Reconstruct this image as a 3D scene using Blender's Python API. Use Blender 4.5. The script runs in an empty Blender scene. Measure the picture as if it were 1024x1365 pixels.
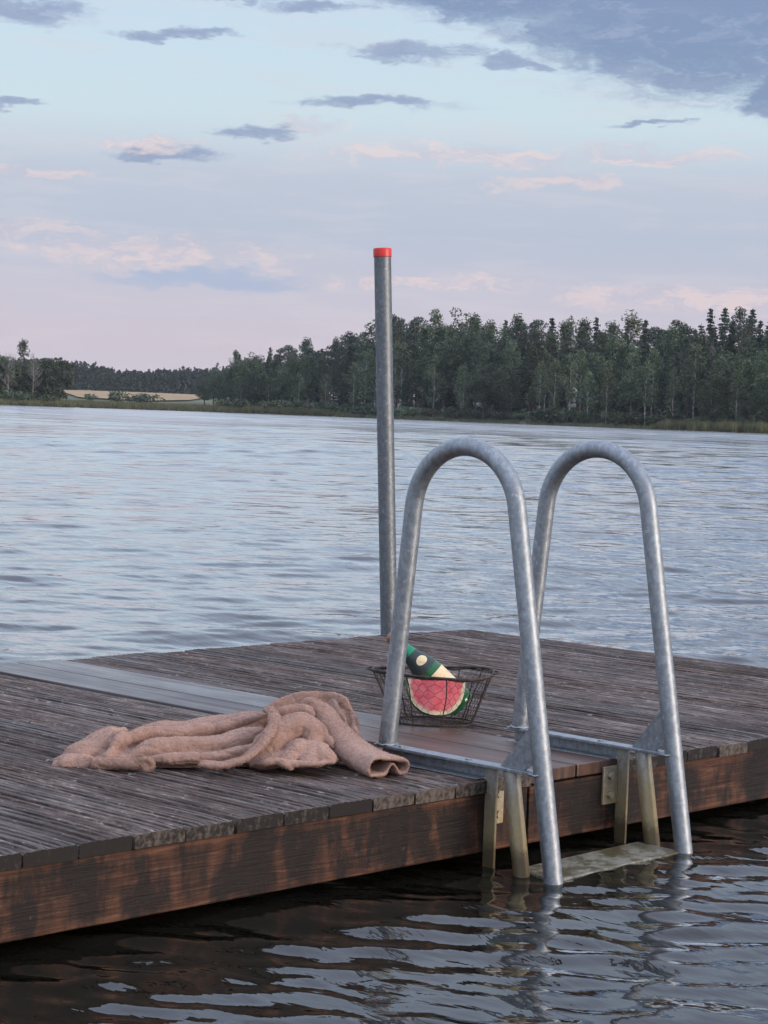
import bpy, bmesh, math, random
import numpy as np
from mathutils import Vector, Matrix

R = math.radians
scene = bpy.context.scene
col = scene.collection

# ------------------------------------------------------------------ camera
cam_d = bpy.data.cameras.new('camera')
cam = bpy.data.objects.new('camera', cam_d)
col.objects.link(cam)
cam.matrix_world = Matrix(((0.69793103, 0.0097643, -0.71609841, -4.012),
                           (-0.71531605, 0.05817577, -0.69637527, -3.502),
                           (0.03485996, 0.9982586, 0.04758724, 1.170),
                           (0, 0, 0, 1)))
cam_d.sensor_fit = 'VERTICAL'
cam_d.sensor_height = 36.0
cam_d.lens = 36.0 * 2790.0 / 1365.0
cam_d.clip_start = 0.1
cam_d.clip_end = 6000
scene.camera = cam

# ------------------------------------------------------------------ light
VIEW = 44.2                      # compass of the lake axis, degrees from +X
SUN_AZ = VIEW - 118.0            # low sun behind and to the right of the lake view
SUN_EL = 15.0
sun_d = bpy.data.lights.new('sun', 'SUN')
sun_d.energy = 1.8
sun_d.angle = R(22)
sun_d.color = (1.0, 0.83, 0.70)
sun = bpy.data.objects.new('sun', sun_d)
col.objects.link(sun)
sv = Vector((math.cos(R(SUN_AZ)) * math.cos(R(SUN_EL)), math.sin(R(SUN_AZ)) * math.cos(R(SUN_EL)), math.sin(R(SUN_EL))))
sun.rotation_euler = (-sv).to_track_quat('-Z', 'Y').to_euler()
sun.location = sv * 30

scene.view_settings.view_transform = 'Standard'
scene.view_settings.look = 'None'
scene.view_settings.gamma = 1.0
scene.view_settings.exposure = 0.35
scene.view_settings.use_curve_mapping = False
scene.render.engine = 'CYCLES'
scene.cycles.max_bounces = 6
scene.cycles.diffuse_bounces = 2
scene.cycles.glossy_bounces = 3
scene.cycles.transmission_bounces = 4
scene.cycles.volume_bounces = 0
scene.cycles.caustics_reflective = False
scene.cycles.caustics_refractive = False


def lin(r, g, b):
    f = lambda c: (c / 255 / 12.92) if c / 255 <= 0.04045 else ((c / 255 + 0.055) / 1.055) ** 2.4
    return (f(r), f(g), f(b), 1.0)


# ------------------------------------------------------------------ node helper
class N:
    def __init__(self, nt):
        self.nt = nt
        self.nodes = nt.nodes
        self.links = nt.links

    def new(self, t, **kw):
        n = self.nodes.new(t)
        for k, v in kw.items():
            setattr(n, k, v)
        return n

    def put(self, sock, v):
        if isinstance(v, bpy.types.NodeSocket):
            self.links.new(v, sock)
        elif v is not None:
            try:
                sock.default_value = v
            except TypeError:
                sock.default_value = tuple(v)[:3]

    def math(self, op, a, b=None, c=None, clamp=False):
        n = self.new('ShaderNodeMath', operation=op, use_clamp=clamp)
        self.put(n.inputs[0], a)
        if b is not None: self.put(n.inputs[1], b)
        if c is not None: self.put(n.inputs[2], c)
        return n.outputs[0]

    def mix(self, f, a, b, blend='MIX'):
        n = self.new('ShaderNodeMix', data_type='RGBA', blend_type=blend)
        self.put(n.inputs[0], f); self.put(n.inputs[6], a); self.put(n.inputs[7], b)
        return n.outputs[2]

    def ramp(self, f, stops, interp='LINEAR'):
        n = self.new('ShaderNodeValToRGB')
        cr = n.color_ramp
        cr.interpolation = interp
        while len(cr.elements) < len(stops): cr.elements.new(0.5)
        for e, (p, c) in zip(cr.elements, stops):
            e.position = p
            e.color = c if hasattr(c, '__len__') else (c, c, c, 1)
        self.put(n.inputs[0], f)
        return n.outputs[0]

    def smooth(self, v, lo, hi, a=0.0, b=1.0):
        n = self.new('ShaderNodeMapRange', interpolation_type='SMOOTHSTEP')
        self.put(n.inputs[0], v)
        self.put(n.inputs[1], lo); self.put(n.inputs[2], hi); self.put(n.inputs[3], a); self.put(n.inputs[4], b)
        return n.outputs[0]

    def noise(self, vec, scale, detail=4, rough=0.55, dist=0.0):
        n = self.new('ShaderNodeTexNoise')
        self.put(n.inputs['Vector'], vec)
        n.inputs['Scale'].default_value = scale
        n.inputs['Detail'].default_value = detail
        n.inputs['Roughness'].default_value = rough
        n.inputs['Distortion'].default_value = dist
        return n.outputs[0]

    def voro(self, vec, scale, feature='F1', out=0):
        n = self.new('ShaderNodeTexVoronoi', feature=feature)
        self.put(n.inputs['Vector'], vec)
        n.inputs['Scale'].default_value = scale
        return n.outputs[out]

    def mapping(self, vec, scale=(1, 1, 1), rot=(0, 0, 0), loc=(0, 0, 0)):
        n = self.new('ShaderNodeMapping')
        self.put(n.inputs['Vector'], vec)
        n.inputs['Scale'].default_value = scale
        n.inputs['Rotation'].default_value = rot
        n.inputs['Location'].default_value = loc
        return n.outputs[0]

    def coord(self, which='Object'):
        return self.new('ShaderNodeTexCoord').outputs[which]

    def sep(self, v):
        n = self.new('ShaderNodeSeparateXYZ')
        self.put(n.inputs[0], v)
        return n.outputs

    def comb(self, x, y, z):
        n = self.new('ShaderNodeCombineXYZ')
        for i, v in enumerate((x, y, z)): self.put(n.inputs[i], v)
        return n.outputs[0]

    def vadd(self, a, b):
        n = self.new('ShaderNodeVectorMath', operation='ADD')
        self.put(n.inputs[0], a); self.put(n.inputs[1], b)
        return n.outputs[0]

    def bump(self, h, strength, dist=0.01):
        n = self.new('ShaderNodeBump')
        n.inputs['Strength'].default_value = strength
        n.inputs['Distance'].default_value = dist
        self.put(n.inputs['Height'], h)
        return n.outputs[0]


def material(name, **kw):
    m = bpy.data.materials.new(name)
    m.use_nodes = True
    n = N(m.node_tree)
    b = n.nodes['Principled BSDF']
    for k, v in kw.items():
        n.put(b.inputs[k.replace('_', ' ')], v)
    return m, n, b


# ------------------------------------------------------------------ sky
world = bpy.data.worlds.new('World')
scene.world = world
world.use_nodes = True
w = N(world.node_tree)
for nd in list(w.nodes): w.nodes.remove(nd)
out = w.new('ShaderNodeOutputWorld')
bg = w.new('ShaderNodeBackground')
bg.inputs['Strength'].default_value = 0.1
w.links.new(bg.outputs[0], out.inputs['Surface'])
sky = w.new('ShaderNodeTexSky', sky_type='NISHITA')
sky.sun_disc = False
sky.sun_elevation = R(SUN_EL)
sky.sun_rotation = R(90 - SUN_AZ)
sky.altitude = 60
sky.dust_density = 1.5
gen = w.coord('Generated')
rot = w.mapping(gen, rot=(0, 0, R(90 - VIEW)))
sx, sy, sz = w.sep(rot)
az = w.math('ARCTAN2', sx, sy)                       # radians, right of the lake axis
hor = w.math('SQRT', w.math('ADD', w.math('MULTIPLY', sx, sx), w.math('MULTIPLY', sy, sy)))
el = w.math('ARCTAN2', sz, hor)
eld = w.math('MULTIPLY', el, 180 / math.pi / 90.0)   # 0..1 = horizon..zenith
veil = w.ramp(eld, [(0.0, lin(214, 201, 213)), (0.022, lin(210, 200, 214)), (0.036, lin(203, 200, 217)),
                    (0.053, lin(188, 197, 217)), (0.070, lin(195, 203, 220)), (0.079, lin(205, 217, 230)), (0.088, lin(210, 229, 238)),
                    (0.105, lin(207, 228, 241)), (0.14, lin(200, 219, 241)), (0.30, lin(194, 207, 236)), (1.0, lin(196, 203, 222))])


def noise2(vec, scale, detail, rough=0.6, out=0):
    n_ = w.new('ShaderNodeTexNoise', noise_dimensions='2D')
    w.put(n_.inputs['Vector'], vec)
    n_.inputs['Scale'].default_value = scale
    n_.inputs['Detail'].default_value = detail
    n_.inputs['Roughness'].default_value = rough
    return n_.outputs[out]


def vm(op, a, b=None, c_=None):
    n_ = w.new('ShaderNodeVectorMath', operation=op)
    w.put(n_.inputs[0], a)
    if b is not None: w.put(n_.inputs[1], b)
    if c_ is not None: w.put(n_.inputs[2], c_)
    return n_.outputs['Value'] if op == 'DOT_PRODUCT' else n_.outputs[0]


# cloud texture in sky angles, stretched along the horizon
pa = w.comb(az, el, 0.0)
ang = vm('MULTIPLY', pa, (1.0, 3.0, 0.0))
wv = noise2(ang, 24, 4, 0.62, 1)
pw = vm('MULTIPLY_ADD', wv, (0.060, 0.018, 0.0), vm('ADD', pa, (-0.030, -0.009, 0.0)))
fine = noise2(vm('MULTIPLY', pw, (1.0, 2.6, 0.0)), 44, 5, 0.68)
fe = w.math('SUBTRACT', fine, 0.5)


def field(blobs):
    """distance field of a set of cloud patches: azimuth, elevation, half widths in milliradians"""
    f = None
    for (cx, cy, rx, ry) in blobs:
        q = vm('MULTIPLY_ADD', pw, (1000.0 / rx, 1000.0 / ry, 0.0), (-cx / rx, -cy / ry, 0.0))
        d = vm('DOT_PRODUCT', q, q)
        f = d if f is None else w.math('MINIMUM', f, d)
    return w.math('SUBTRACT', 1.0, w.math('MINIMUM', f, 4.0))


# grey-blue shaded clouds
bank_hi = field([(140, 198, 86, 49), (225, 190, 80, 56), (40, 205, 66, 24), (185, 154, 30, 13)])
dark = field([(6, 168, 36, 5), (50, 166, 24, 3.6), (180, 152, 22, 8), (70, 180, 34, 10),
              (-14, 145, 40, 3.4), (-87, 192, 38, 3.4), (-42, 188, 28, 3), (-178, 180, 34, 6.5), (-105, 172, 26, 2.6),
              (-66, 129, 24, 3.2), (-183, 136, 18, 3), (118, 139, 18, 1.6), (-112, 117, 28, 3.2)])
# elsewhere in the sky: the same kind of cloud, from noise alone
away = w.math('MAXIMUM', w.smooth(w.math('ABSOLUTE', az), 0.22, 0.34), w.smooth(el, 0.215, 0.28))
big = noise2(vm('MULTIPLY', pa, (1.0, 2.2, 0.0)), 4.0, 3)
gcl = w.math('MULTIPLY', w.math('SUBTRACT', big, 0.66), 8.0)
gcl = w.math('ADD', w.math('MULTIPLY', gcl, away), w.math('MULTIPLY', w.math('SUBTRACT', 1.0, away), -3.0))
gcl = w.math('SUBTRACT', gcl, w.math('MULTIPLY', w.smooth(el, 0.12, 0.05), 3.0))
dark = w.math('MAXIMUM', w.math('MAXIMUM', dark, gcl), w.math('MULTIPLY', bank_hi, 2.2))
dmask = w.smooth(w.math('MULTIPLY_ADD', fe, 4.6, w.math('MULTIPLY', dark, 1.7)), -1.3, 2.1)
dcol = w.mix(w.math('MULTIPLY', w.smooth(fine, 0.48, 0.70), 0.34), w.mix(w.smooth(w.math('MULTIPLY_ADD', fe, 1.6, dark), 0.42, -0.15), w.mix(w.smooth(bank_hi, -0.3, 0.4), lin(140, 155, 192), lin(116, 137, 179)), lin(172, 181, 209)), lin(182, 189, 214))
# blue bank low down
bank = field([(-88, 60.5, 56, 4.8)])
bmask = w.math('MULTIPLY', w.smooth(w.math('MULTIPLY_ADD', fe, 0.7, bank), -0.3, 1.0), 0.8)
# rose-lit clouds
rose = field([(-168, 193, 18, 6), (-42, 133, 22, 3.2), (-122, 121, 28, 2.8), (30, 122, 70, 5.2), (120, 125, 46, 5), (-176, 81, 40, 4.2), (-112, 72, 70, 8),
              (76, 111, 28, 4), (150, 58, 80, 7), (-172, 107, 26, 3.4), (10, 62, 60, 3)])
rmask = w.math('MULTIPLY', w.smooth(w.math('MULTIPLY_ADD', fe, 3.0, rose), -0.5, 1.2), 0.6)
rcol = w.mix(w.smooth(fine, 0.40, 0.62), lin(206, 198, 214), lin(244, 219, 217))
streak = w.smooth(noise2(vm('MULTIPLY', pa, (1.0, 8.0, 0.0)), 14, 4), 0.46, 0.72)
c = w.mix(w.math('MULTIPLY', streak, 0.26), veil, lin(224, 216, 224))
c = w.mix(bmask, c, lin(170, 186, 217))
c = w.mix(w.math('MULTIPLY', dmask, 0.86), c, dcol)
c = w.mix(rmask, c, rcol)
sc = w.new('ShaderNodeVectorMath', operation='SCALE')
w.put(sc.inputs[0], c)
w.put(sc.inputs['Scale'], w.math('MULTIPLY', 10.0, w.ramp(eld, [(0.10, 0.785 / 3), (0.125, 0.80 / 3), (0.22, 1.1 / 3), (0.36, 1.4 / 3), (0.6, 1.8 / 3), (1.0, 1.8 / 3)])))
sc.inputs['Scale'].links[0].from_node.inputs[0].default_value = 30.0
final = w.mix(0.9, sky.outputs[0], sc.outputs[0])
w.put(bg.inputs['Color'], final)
world.cycles.sampling_method = 'NONE'


# ------------------------------------------------------------------ mesh helpers
def tag(o, label=None, cat=None, group=None, kind=None):
    if label: o['label'] = label
    if cat: o['category'] = cat
    if group: o['group'] = group
    if kind: o['kind'] = kind
    return o


def empty(name, loc=(0, 0, 0), rz=0.0):
    o = bpy.data.objects.new(name, None)
    o.empty_display_size = 0.1
    o.location = loc
    o.rotation_euler = (0, 0, rz)
    col.objects.link(o)
    return o


def mesh_from(name, verts, faces, mat, smooth=False):
    me = bpy.data.meshes.new(name)
    me.from_pydata([tuple(v) for v in verts], [], [tuple(f) for f in faces])
    if mat is not None: me.materials.append(mat)
    if smooth: me.polygons.foreach_set('use_smooth', [True] * len(me.polygons))
    me.update()
    return me


def obj(name, me, parent=None, loc=(0, 0, 0), rot=(0, 0, 0)):
    o = bpy.data.objects.new(name, me)
    o.location = loc
    o.rotation_euler = rot
    o.parent = parent
    col.objects.link(o)
    return o


def quads_mesh(name, V, mat, n=4, smooth=False):
    """V: (k*n,3) array of k separate n-gons"""
    V = np.asarray(V, np.float32)
    k = len(V) // n
    me = bpy.data.meshes.new(name)
    me.vertices.add(len(V))
    me.vertices.foreach_set('co', V.ravel())
    me.loops.add(len(V))
    me.loops.foreach_set('vertex_index', np.arange(len(V), dtype=np.int32))
    me.polygons.add(k)
    me.polygons.foreach_set('loop_start', np.arange(0, len(V), n, dtype=np.int32))
    me.materials.append(mat)
    me.update(calc_edges=True)
    return me


def grid_mesh(name, P, mat, close_u=False, smooth=True):
    """P: (a,b,3) array"""
    a, b = P.shape[:2]
    idx = np.arange(a * b).reshape(a, b)
    if close_u: idx = np.vstack([idx, idx[:1]])
    f = np.stack([idx[:-1, :-1], idx[1:, :-1], idx[1:, 1:], idx[:-1, 1:]], -1).reshape(-1, 4)
    me = bpy.data.meshes.new(name)
    me.vertices.add(a * b)
    me.vertices.foreach_set('co', P.reshape(-1, 3).astype(np.float32).ravel())
    me.loops.add(f.size)
    me.loops.foreach_set('vertex_index', f.astype(np.int32).ravel())
    me.polygons.add(len(f))
    me.polygons.foreach_set('loop_start', np.arange(0, f.size, 4, dtype=np.int32))
    me.materials.append(mat)
    me.update(calc_edges=True)
    if smooth: me.polygons.foreach_set('use_smooth', np.ones(len(f), bool))
    return me


def catmull(pts, n):
    P = np.array(pts, float)
    P = np.vstack([2 * P[0] - P[1], P, 2 * P[-1] - P[-2]])
    o = []
    for i in range(1, len(P) - 2):
        for t in np.linspace(0, 1, n, endpoint=False):
            a, b, c_, d = P[i - 1], P[i], P[i + 1], P[i + 2]
            o.append(0.5 * ((2 * b) + (c_ - a) * t + (2 * a - 5 * b + 4 * c_ - d) * t * t + (3 * b - a - 3 * c_ + d) * t ** 3))
    o.append(P[-2])
    return np.array(o)


def frames(P):
    T = np.gradient(P, axis=0)
    T /= np.linalg.norm(T, axis=1)[:, None] + 1e-9
    up = np.array([0, 0, 1.0]) if abs(T[0][2]) < 0.9 else np.array([1.0, 0, 0])
    A = []
    a = np.cross(up, T[0]); a /= np.linalg.norm(a)
    for t in T:
        a = a - t * a.dot(t)
        a /= np.linalg.norm(a) + 1e-9
        A.append(a)
    A = np.array(A)
    return T, A, np.cross(T, A)


def sweep(P, ra, rb=None, n=12, caps=True, upright=False):
    """verts, faces of a tube: ra across, rb along the second frame axis"""
    P = np.array(P, float)
    k = len(P)
    rb = ra if rb is None else rb
    ra = np.broadcast_to(ra, (k,)); rb = np.broadcast_to(rb, (k,))
    T, A, B = frames(P)
    if upright:
        z = np.array([0, 0, 1.0])
        A = np.cross(z, T); A /= np.linalg.norm(A, axis=1)[:, None] + 1e-6
        B = np.cross(T, A)
    th = np.linspace(0, 2 * np.pi, n, endpoint=False)
    V = P[:, None, :] + A[:, None, :] * (ra[:, None] * np.cos(th))[..., None] + B[:, None, :] * (rb[:, None] * np.sin(th))[..., None]
    V = V.reshape(-1, 3)
    F = [(i * n + j, i * n + (j + 1) % n, (i + 1) * n + (j + 1) % n, (i + 1) * n + j) for i in range(k - 1) for j in range(n)]
    if caps:
        F.append(tuple(range(n - 1, -1, -1)))
        F.append(tuple((k - 1) * n + j for j in range(n)))
    return V, F


class MB:
    def __init__(self): self.v = []; self.f = []

    def add(self, V, F):
        o = len(self.v)
        self.v += [tuple(map(float, p)) for p in V]
        self.f += [tuple(i + o for i in q) for q in F]
        return self

    def box(self, x0, x1, y0, y1, z0, z1, bev=0.0):
        bm = bmesh.new()
        bmesh.ops.create_cube(bm, size=1)
        for p in bm.verts:
            p.co = ((x0 + x1) / 2 + p.co.x * (x1 - x0), (y0 + y1) / 2 + p.co.y * (y1 - y0), (z0 + z1) / 2 + p.co.z * (z1 - z0))
        if bev: bmesh.ops.bevel(bm, geom=bm.edges[:], offset=bev, segments=2, affect='EDGES', profile=0.5)
        bm.verts.index_update()
        self.add([p.co for p in bm.verts], [[q.index for q in f.verts] for f in bm.faces])
        bm.free()
        return self

    def tube(self, P, r, n=12, rb=None): return self.add(*sweep(P, r, rb, n))

    def mesh(self, name, mat, smooth=False):
        me = mesh_from(name, self.v, self.f, mat, smooth)
        return me

    def build(self, name, mat, parent=None, smooth=False, **kw):
        me = self.mesh(name, mat, smooth)
        if smooth == 'auto' or smooth:
            try: me.set_sharp_from_angle(angle=R(40))
            except Exception: pass
        return obj(name, me, parent, **kw)


rng = np.random.default_rng(11)
random.seed(11)

# ------------------------------------------------------------------ materials
def wood_grooved():
    m, n, b = material('weathered_decking')
    oi = n.new('ShaderNodeObjectInfo').outputs['Random']
    co = n.vadd(n.coord('Object'), n.comb(n.math('MULTIPLY', oi, 17.0), n.math('MULTIPLY', oi, 31.0), 0.0))
    long_ = n.mapping(co, scale=(62, 5.0, 8))
    g = n.noise(long_, 1.0, 6, 0.65)
    g2 = n.noise(n.mapping(co, scale=(170, 24.0, 20)), 1.0, 4, 0.7)
    pat = n.noise(n.mapping(co, scale=(5, 1.6, 4)), 1.0, 5, 0.6)
    base = n.ramp(n.math('ADD', n.math('MULTIPLY', g, 0.6), n.math('MULTIPLY', g2, 0.4)),
                  [(0.37, (0.012, 0.009, 0.008, 1)), (0.47, (0.082, 0.057, 0.046, 1)), (0.56, (0.175, 0.132, 0.110, 1)), (0.65, (0.37, 0.31, 0.275, 1))])
    red = n.mix(n.smooth(pat, 0.42, 0.66), base, (0.42, 0.24, 0.20, 1), 'MULTIPLY')
    base = n.mix(0.55, base, red)
    tone = n.math('ADD', 0.72, n.math('MULTIPLY', oi, 0.55))
    base = n.mix(1.0, base, n.comb(tone, tone, tone), 'MULTIPLY')
    # frayed pale splinters and small scuffs
    sc_ = n.noise(n.mapping(co, scale=(80, 17, 20), loc=(3, 9, 1)), 1.0, 4, 0.7)
    base = n.mix(n.math('MULTIPLY', n.smooth(sc_, 0.60, 0.70), 0.8), base, (0.44, 0.40, 0.37, 1))
    # green algae in blotches
    alg = n.noise(n.mapping(co, scale=(2.2, 1.1, 2)), 1.0, 4, 0.6)
    base = n.mix(n.math('MULTIPLY', n.smooth(alg, 0.56, 0.72), 0.35), base, (0.055, 0.050, 0.024, 1))
    n.put(b.inputs['Base Color'], base)
    wet = n.noise(n.mapping(co, scale=(3, 0.9, 3), loc=(5, 2, 0)), 1.0, 4, 0.6)
    n.put(b.inputs['Roughness'], n.smooth(n.math('ADD', wet, n.math('MULTIPLY', n.math('SUBTRACT', g2, 0.5), 0.5)), 0.30, 0.62, 0.34, 0.80))
    b.inputs['Specular IOR Level'].default_value = 0.34
    n.put(b.inputs['Normal'], n.bump(n.math('ADD', g, n.math('MULTIPLY', g2, 0.8)), 0.7, 0.007))
    return m


def wood_smooth():
    m, n, b = material('wet_cover_board')
    oi = n.new('ShaderNodeObjectInfo').outputs['Random']
    co = n.vadd(n.coord('Object'), n.comb(n.math('MULTIPLY', oi, 7.0), n.math('MULTIPLY', oi, 3.0), 0.0))
    g = n.noise(n.mapping(co, scale=(40, 1.2, 6)), 1.0, 6, 0.6)
    p = n.noise(n.mapping(co, scale=(4, 1.5, 4)), 1.0, 4, 0.6)
    base = n.ramp(g, [(0.3, (0.045, 0.037, 0.033, 1)), (0.52, (0.11, 0.096, 0.088, 1)), (0.75, (0.20, 0.185, 0.175, 1))])
    y = n.sep(n.coord('Object'))[1]
    brown = n.smooth(n.math('ADD', y, n.math('MULTIPLY', n.math('SUBTRACT', p, 0.5), 1.0)), 1.05, 0.65)
    base = n.mix(n.math('MULTIPLY', brown, 0.88), base, n.ramp(g, [(0.3, (0.035, 0.016, 0.009, 1)), (0.7, (0.13, 0.062, 0.036, 1))]))
    n.put(b.inputs['Base Color'], base)
    n.put(b.inputs['Roughness'], n.smooth(p, 0.3, 0.7, 0.20, 0.56))
    n.put(b.inputs['Normal'], n.bump(g, 0.22, 0.004))
    return m


def wood_fascia():
    m, n, b = material('stained_fascia')
    co = n.coord('Object')
    x, y, z = n.sep(co)
    grain = n.noise(n.mapping(co, scale=(5.0, 5, 95)), 1.0, 6, 0.7, 0.8)
    wood = n.ramp(grain, [(0.3, (0.028, 0.012, 0.007, 1)), (0.5, (0.085, 0.036, 0.021, 1)), (0.66, (0.165, 0.080, 0.046, 1)), (0.8, (0.29, 0.17, 0.108, 1))])
    st = n.noise(n.mapping(co, scale=(8.0, 1, 3.0)), 1.0, 5, 0.6, 0.5)
    st2 = n.noise(n.mapping(co, scale=(30.0, 1, 12)), 1.0, 5, 0.65)
    # older, darker timber further from the shore end of the dock
    age = n.smooth(x, 2.2, 3.8, 0.03, 0.085)
    cov = n.math('ADD', n.math('ADD', st, n.math('MULTIPLY', n.math('SUBTRACT', st2, 0.5), 0.45)), age)
    foot = n.math('MULTIPLY', n.smooth(z, 0.030, 0.005), 0.09)      # scoured along the lower edge
    lip = n.math('MULTIPLY', n.smooth(z, 0.125, 0.15), 0.10)
    mask = n.smooth(n.math('SUBTRACT', cov, n.math('ADD', foot, lip)), 0.36, 0.60)
    algae = n.ramp(st2, [(0.3, (0.005, 0.0045, 0.004, 1)), (0.6, (0.013, 0.011, 0.010, 1)), (0.8, (0.036, 0.026, 0.020, 1))])
    base = n.mix(n.math('MULTIPLY', mask, 0.93), wood, algae)
    scr = n.noise(n.mapping(co, scale=(14, 1, 50), rot=(0, 0.5, 0)), 1.0, 3, 0.6, 2.0)
    base = n.mix(n.math('MULTIPLY', n.smooth(scr, 0.69, 0.72), 0.18), base, (0.28, 0.16, 0.10, 1))
    n.put(b.inputs['Base Color'], base)
    b.inputs['Specular IOR Level'].default_value = 0.22
    n.put(b.inputs['Roughness'], n.math('ADD', 0.42, n.math('MULTIPLY', st2, 0.3)))
    n.put(b.inputs['Normal'], n.bump(n.math('ADD', grain, n.math('MULTIPLY', st2, 0.6)), 0.5, 0.006))
    return m


def galvanised(name, stained=False, tint=(0.46, 0.49, 0.52)):
    m, n, b = material(name, Metallic=0.85)
    co = n.coord('Object')
    sp = n.voro(n.mapping(co, scale=(1, 1, 0.6)), 95, 'F1', 1)
    spv = n.sep(sp)[0]
    mott = n.noise(co, 85, 5, 0.7)
    mott2 = n.noise(co, 7, 4, 0.6)
    dk = tuple(t * 0.84 for t in tint) + (1,)
    lt = tuple(min(1, t * 1.2) for t in tint) + (1,)
    base = n.mix(n.smooth(n.math('ADD', n.math('MULTIPLY', mott, 0.75), n.math('MULTIPLY', spv, 0.22)), 0.32, 0.68), dk, lt)
    chalk = n.smooth(n.noise(n.mapping(co, loc=(3, 1, 5)), 60, 4, 0.7), 0.60, 0.72)
    base = n.mix(n.math('MULTIPLY', chalk, 0.6), base, (0.55, 0.56, 0.58, 1))
    base = n.mix(n.math('MULTIPLY', n.smooth(mott2, 0.55, 0.75), 0.2), base, (0.22, 0.23, 0.25, 1))
    metal = n.math('SUBTRACT', 0.86, n.math('MULTIPLY', chalk, 0.5))
    if stained:
        z = n.sep(n.new('ShaderNodeNewGeometry').outputs['Position'])[2]
        s = n.smooth(n.math('ADD', z, n.math('MULTIPLY', n.math('SUBTRACT', mott2, 0.5), 0.16)), 0.30, 0.10)
        base = n.mix(n.math('MULTIPLY', s, 0.7), base, (0.40, 0.285, 0.10, 1))
        s2 = n.smooth(n.math('ADD', z, n.math('MULTIPLY', n.math('SUBTRACT', mott, 0.5), 0.07)), 0.105, 0.055)
        base = n.mix(n.math('MULTIPLY', s2, 0.8), base, (0.085, 0.058, 0.030, 1))
        metal = n.math('SUBTRACT', metal, n.math('MULTIPLY', s, 0.45))
    n.put(b.inputs['Base Color'], base)
    n.put(b.inputs['Metallic'], metal)
    n.put(b.inputs['Roughness'], n.math('ADD', 0.38, n.math('MULTIPLY', mott, 0.30)))
    n.put(b.inputs['Normal'], n.bump(mott, 0.12, 0.003))
    return m


def water_mat():
    """dark lake water: mirror coat whose strength follows the Fresnel angle, over a peaty brown body"""
    m = bpy.data.materials.new('lake_water')
    m.use_nodes = True
    n = N(m.node_tree)
    for nd in list(n.nodes): n.nodes.remove(nd)
    out_ = n.new('ShaderNodeOutputMaterial')
    co = n.coord('Object')
    p = n.mapping(co, rot=(0, 0, R(-VIEW + 8)), scale=(1.0, 0.45, 1))
    f1 = n.noise(p, 14.0, 3, 0.5, 0.4)
    f2 = n.noise(p, 2.3, 3, 0.5, 0.3)
    h = n.math('ADD', n.math('MULTIPLY', f1, 0.2), f2)
    dist = n.new('ShaderNodeVectorMath', operation='DISTANCE')
    n.put(dist.inputs[0], co)
    dist.inputs[1].default_value = (-4.0, -3.5, 0)
    far = n.smooth(dist.outputs['Value'], 9.0, 40.0)
    bn = n.new('ShaderNodeBump')
    n.put(bn.inputs['Height'], h)
    n.put(bn.inputs['Strength'], n.math('SUBTRACT', 0.17, n.math('MULTIPLY', far, 0.03)))
    bn.inputs['Distance'].default_value = 0.12
    # waves too small and far for the mesh are roughness, rougher and smoother in gust patches
    gust = n.noise(n.mapping(co, rot=(0, 0, R(-VIEW)), scale=(0.22, 0.035, 1)), 1.0, 4, 0.6)
    ro = n.math('MULTIPLY', n.smooth(dist.outputs['Value'], 25, 220), n.smooth(gust, 0.3, 0.7, 0.12, 0.28))
    gl = n.new('ShaderNodeBsdfGlossy')
    gl.inputs['Color'].default_value = (1, 1, 1, 1)
    n.put(gl.inputs['Roughness'], n.math('ADD', 0.015, ro))
    n.put(gl.inputs['Normal'], bn.outputs[0])
    df = n.new('ShaderNodeBsdfDiffuse')
    df.inputs['Color'].default_value = (0.010, 0.0095, 0.007, 1)
    fr = n.new('ShaderNodeFresnel')
    fr.inputs['IOR'].default_value = 1.333
    n.put(fr.inputs['Normal'], bn.outputs[0])
    fac = n.ramp(fr.outputs[0], [(0.0, 0.0), (0.22, 0.24), (0.36, 0.56), (0.50, 0.84), (0.65, 0.92), (0.8, 0.84), (1.0, 0.70)])
    mx = n.new('ShaderNodeMixShader')
    n.put(mx.inputs[0], fac)
    n.links.new(df.outputs[0], mx.inputs[1])
    n.links.new(gl.outputs[0], mx.inputs[2])
    n.links.new(mx.outputs[0], out_.inputs['Surface'])
    return m


def foliage(name, c1, c2, trans=0.12):
    m, n, b = material(name, Roughness=0.65)
    oi = n.new('ShaderNodeObjectInfo').outputs['Random']
    co = n.coord('Object')
    t = n.noise(n.vadd(co, n.comb(n.math('MULTIPLY', oi, 50.0), 0.0, 0.0)), 0.9, 3, 0.6)
    base = n.mix(n.smooth(t, 0.33, 0.68), c1 + (1,), c2 + (1,))
    hs = n.new('ShaderNodeHueSaturation')
    n.put(hs.inputs['Hue'], n.math('ADD', 0.475, n.math('MULTIPLY', oi, 0.05)))
    n.put(hs.inputs['Value'], n.math('ADD', 0.72, n.math('MULTIPLY', oi, 0.56)))
    n.put(hs.inputs['Color'], base)
    n.put(b.inputs['Base Color'], hs.outputs[0])
    b.inputs['Specular IOR Level'].default_value = 0.25
    return m


def bark(name, c1, c2, sc=6.0):
    m, n, b = material(name, Roughness=0.85)
    co = n.coord('Object')
    t = n.noise(n.mapping(co, scale=(1, 1, 0.5)), sc, 4, 0.65)
    n.put(b.inputs['Base Color'], n.mix(n.smooth(t, 0.42, 0.6), c1 + (1,), c2 + (1,)))
    return m


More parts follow.
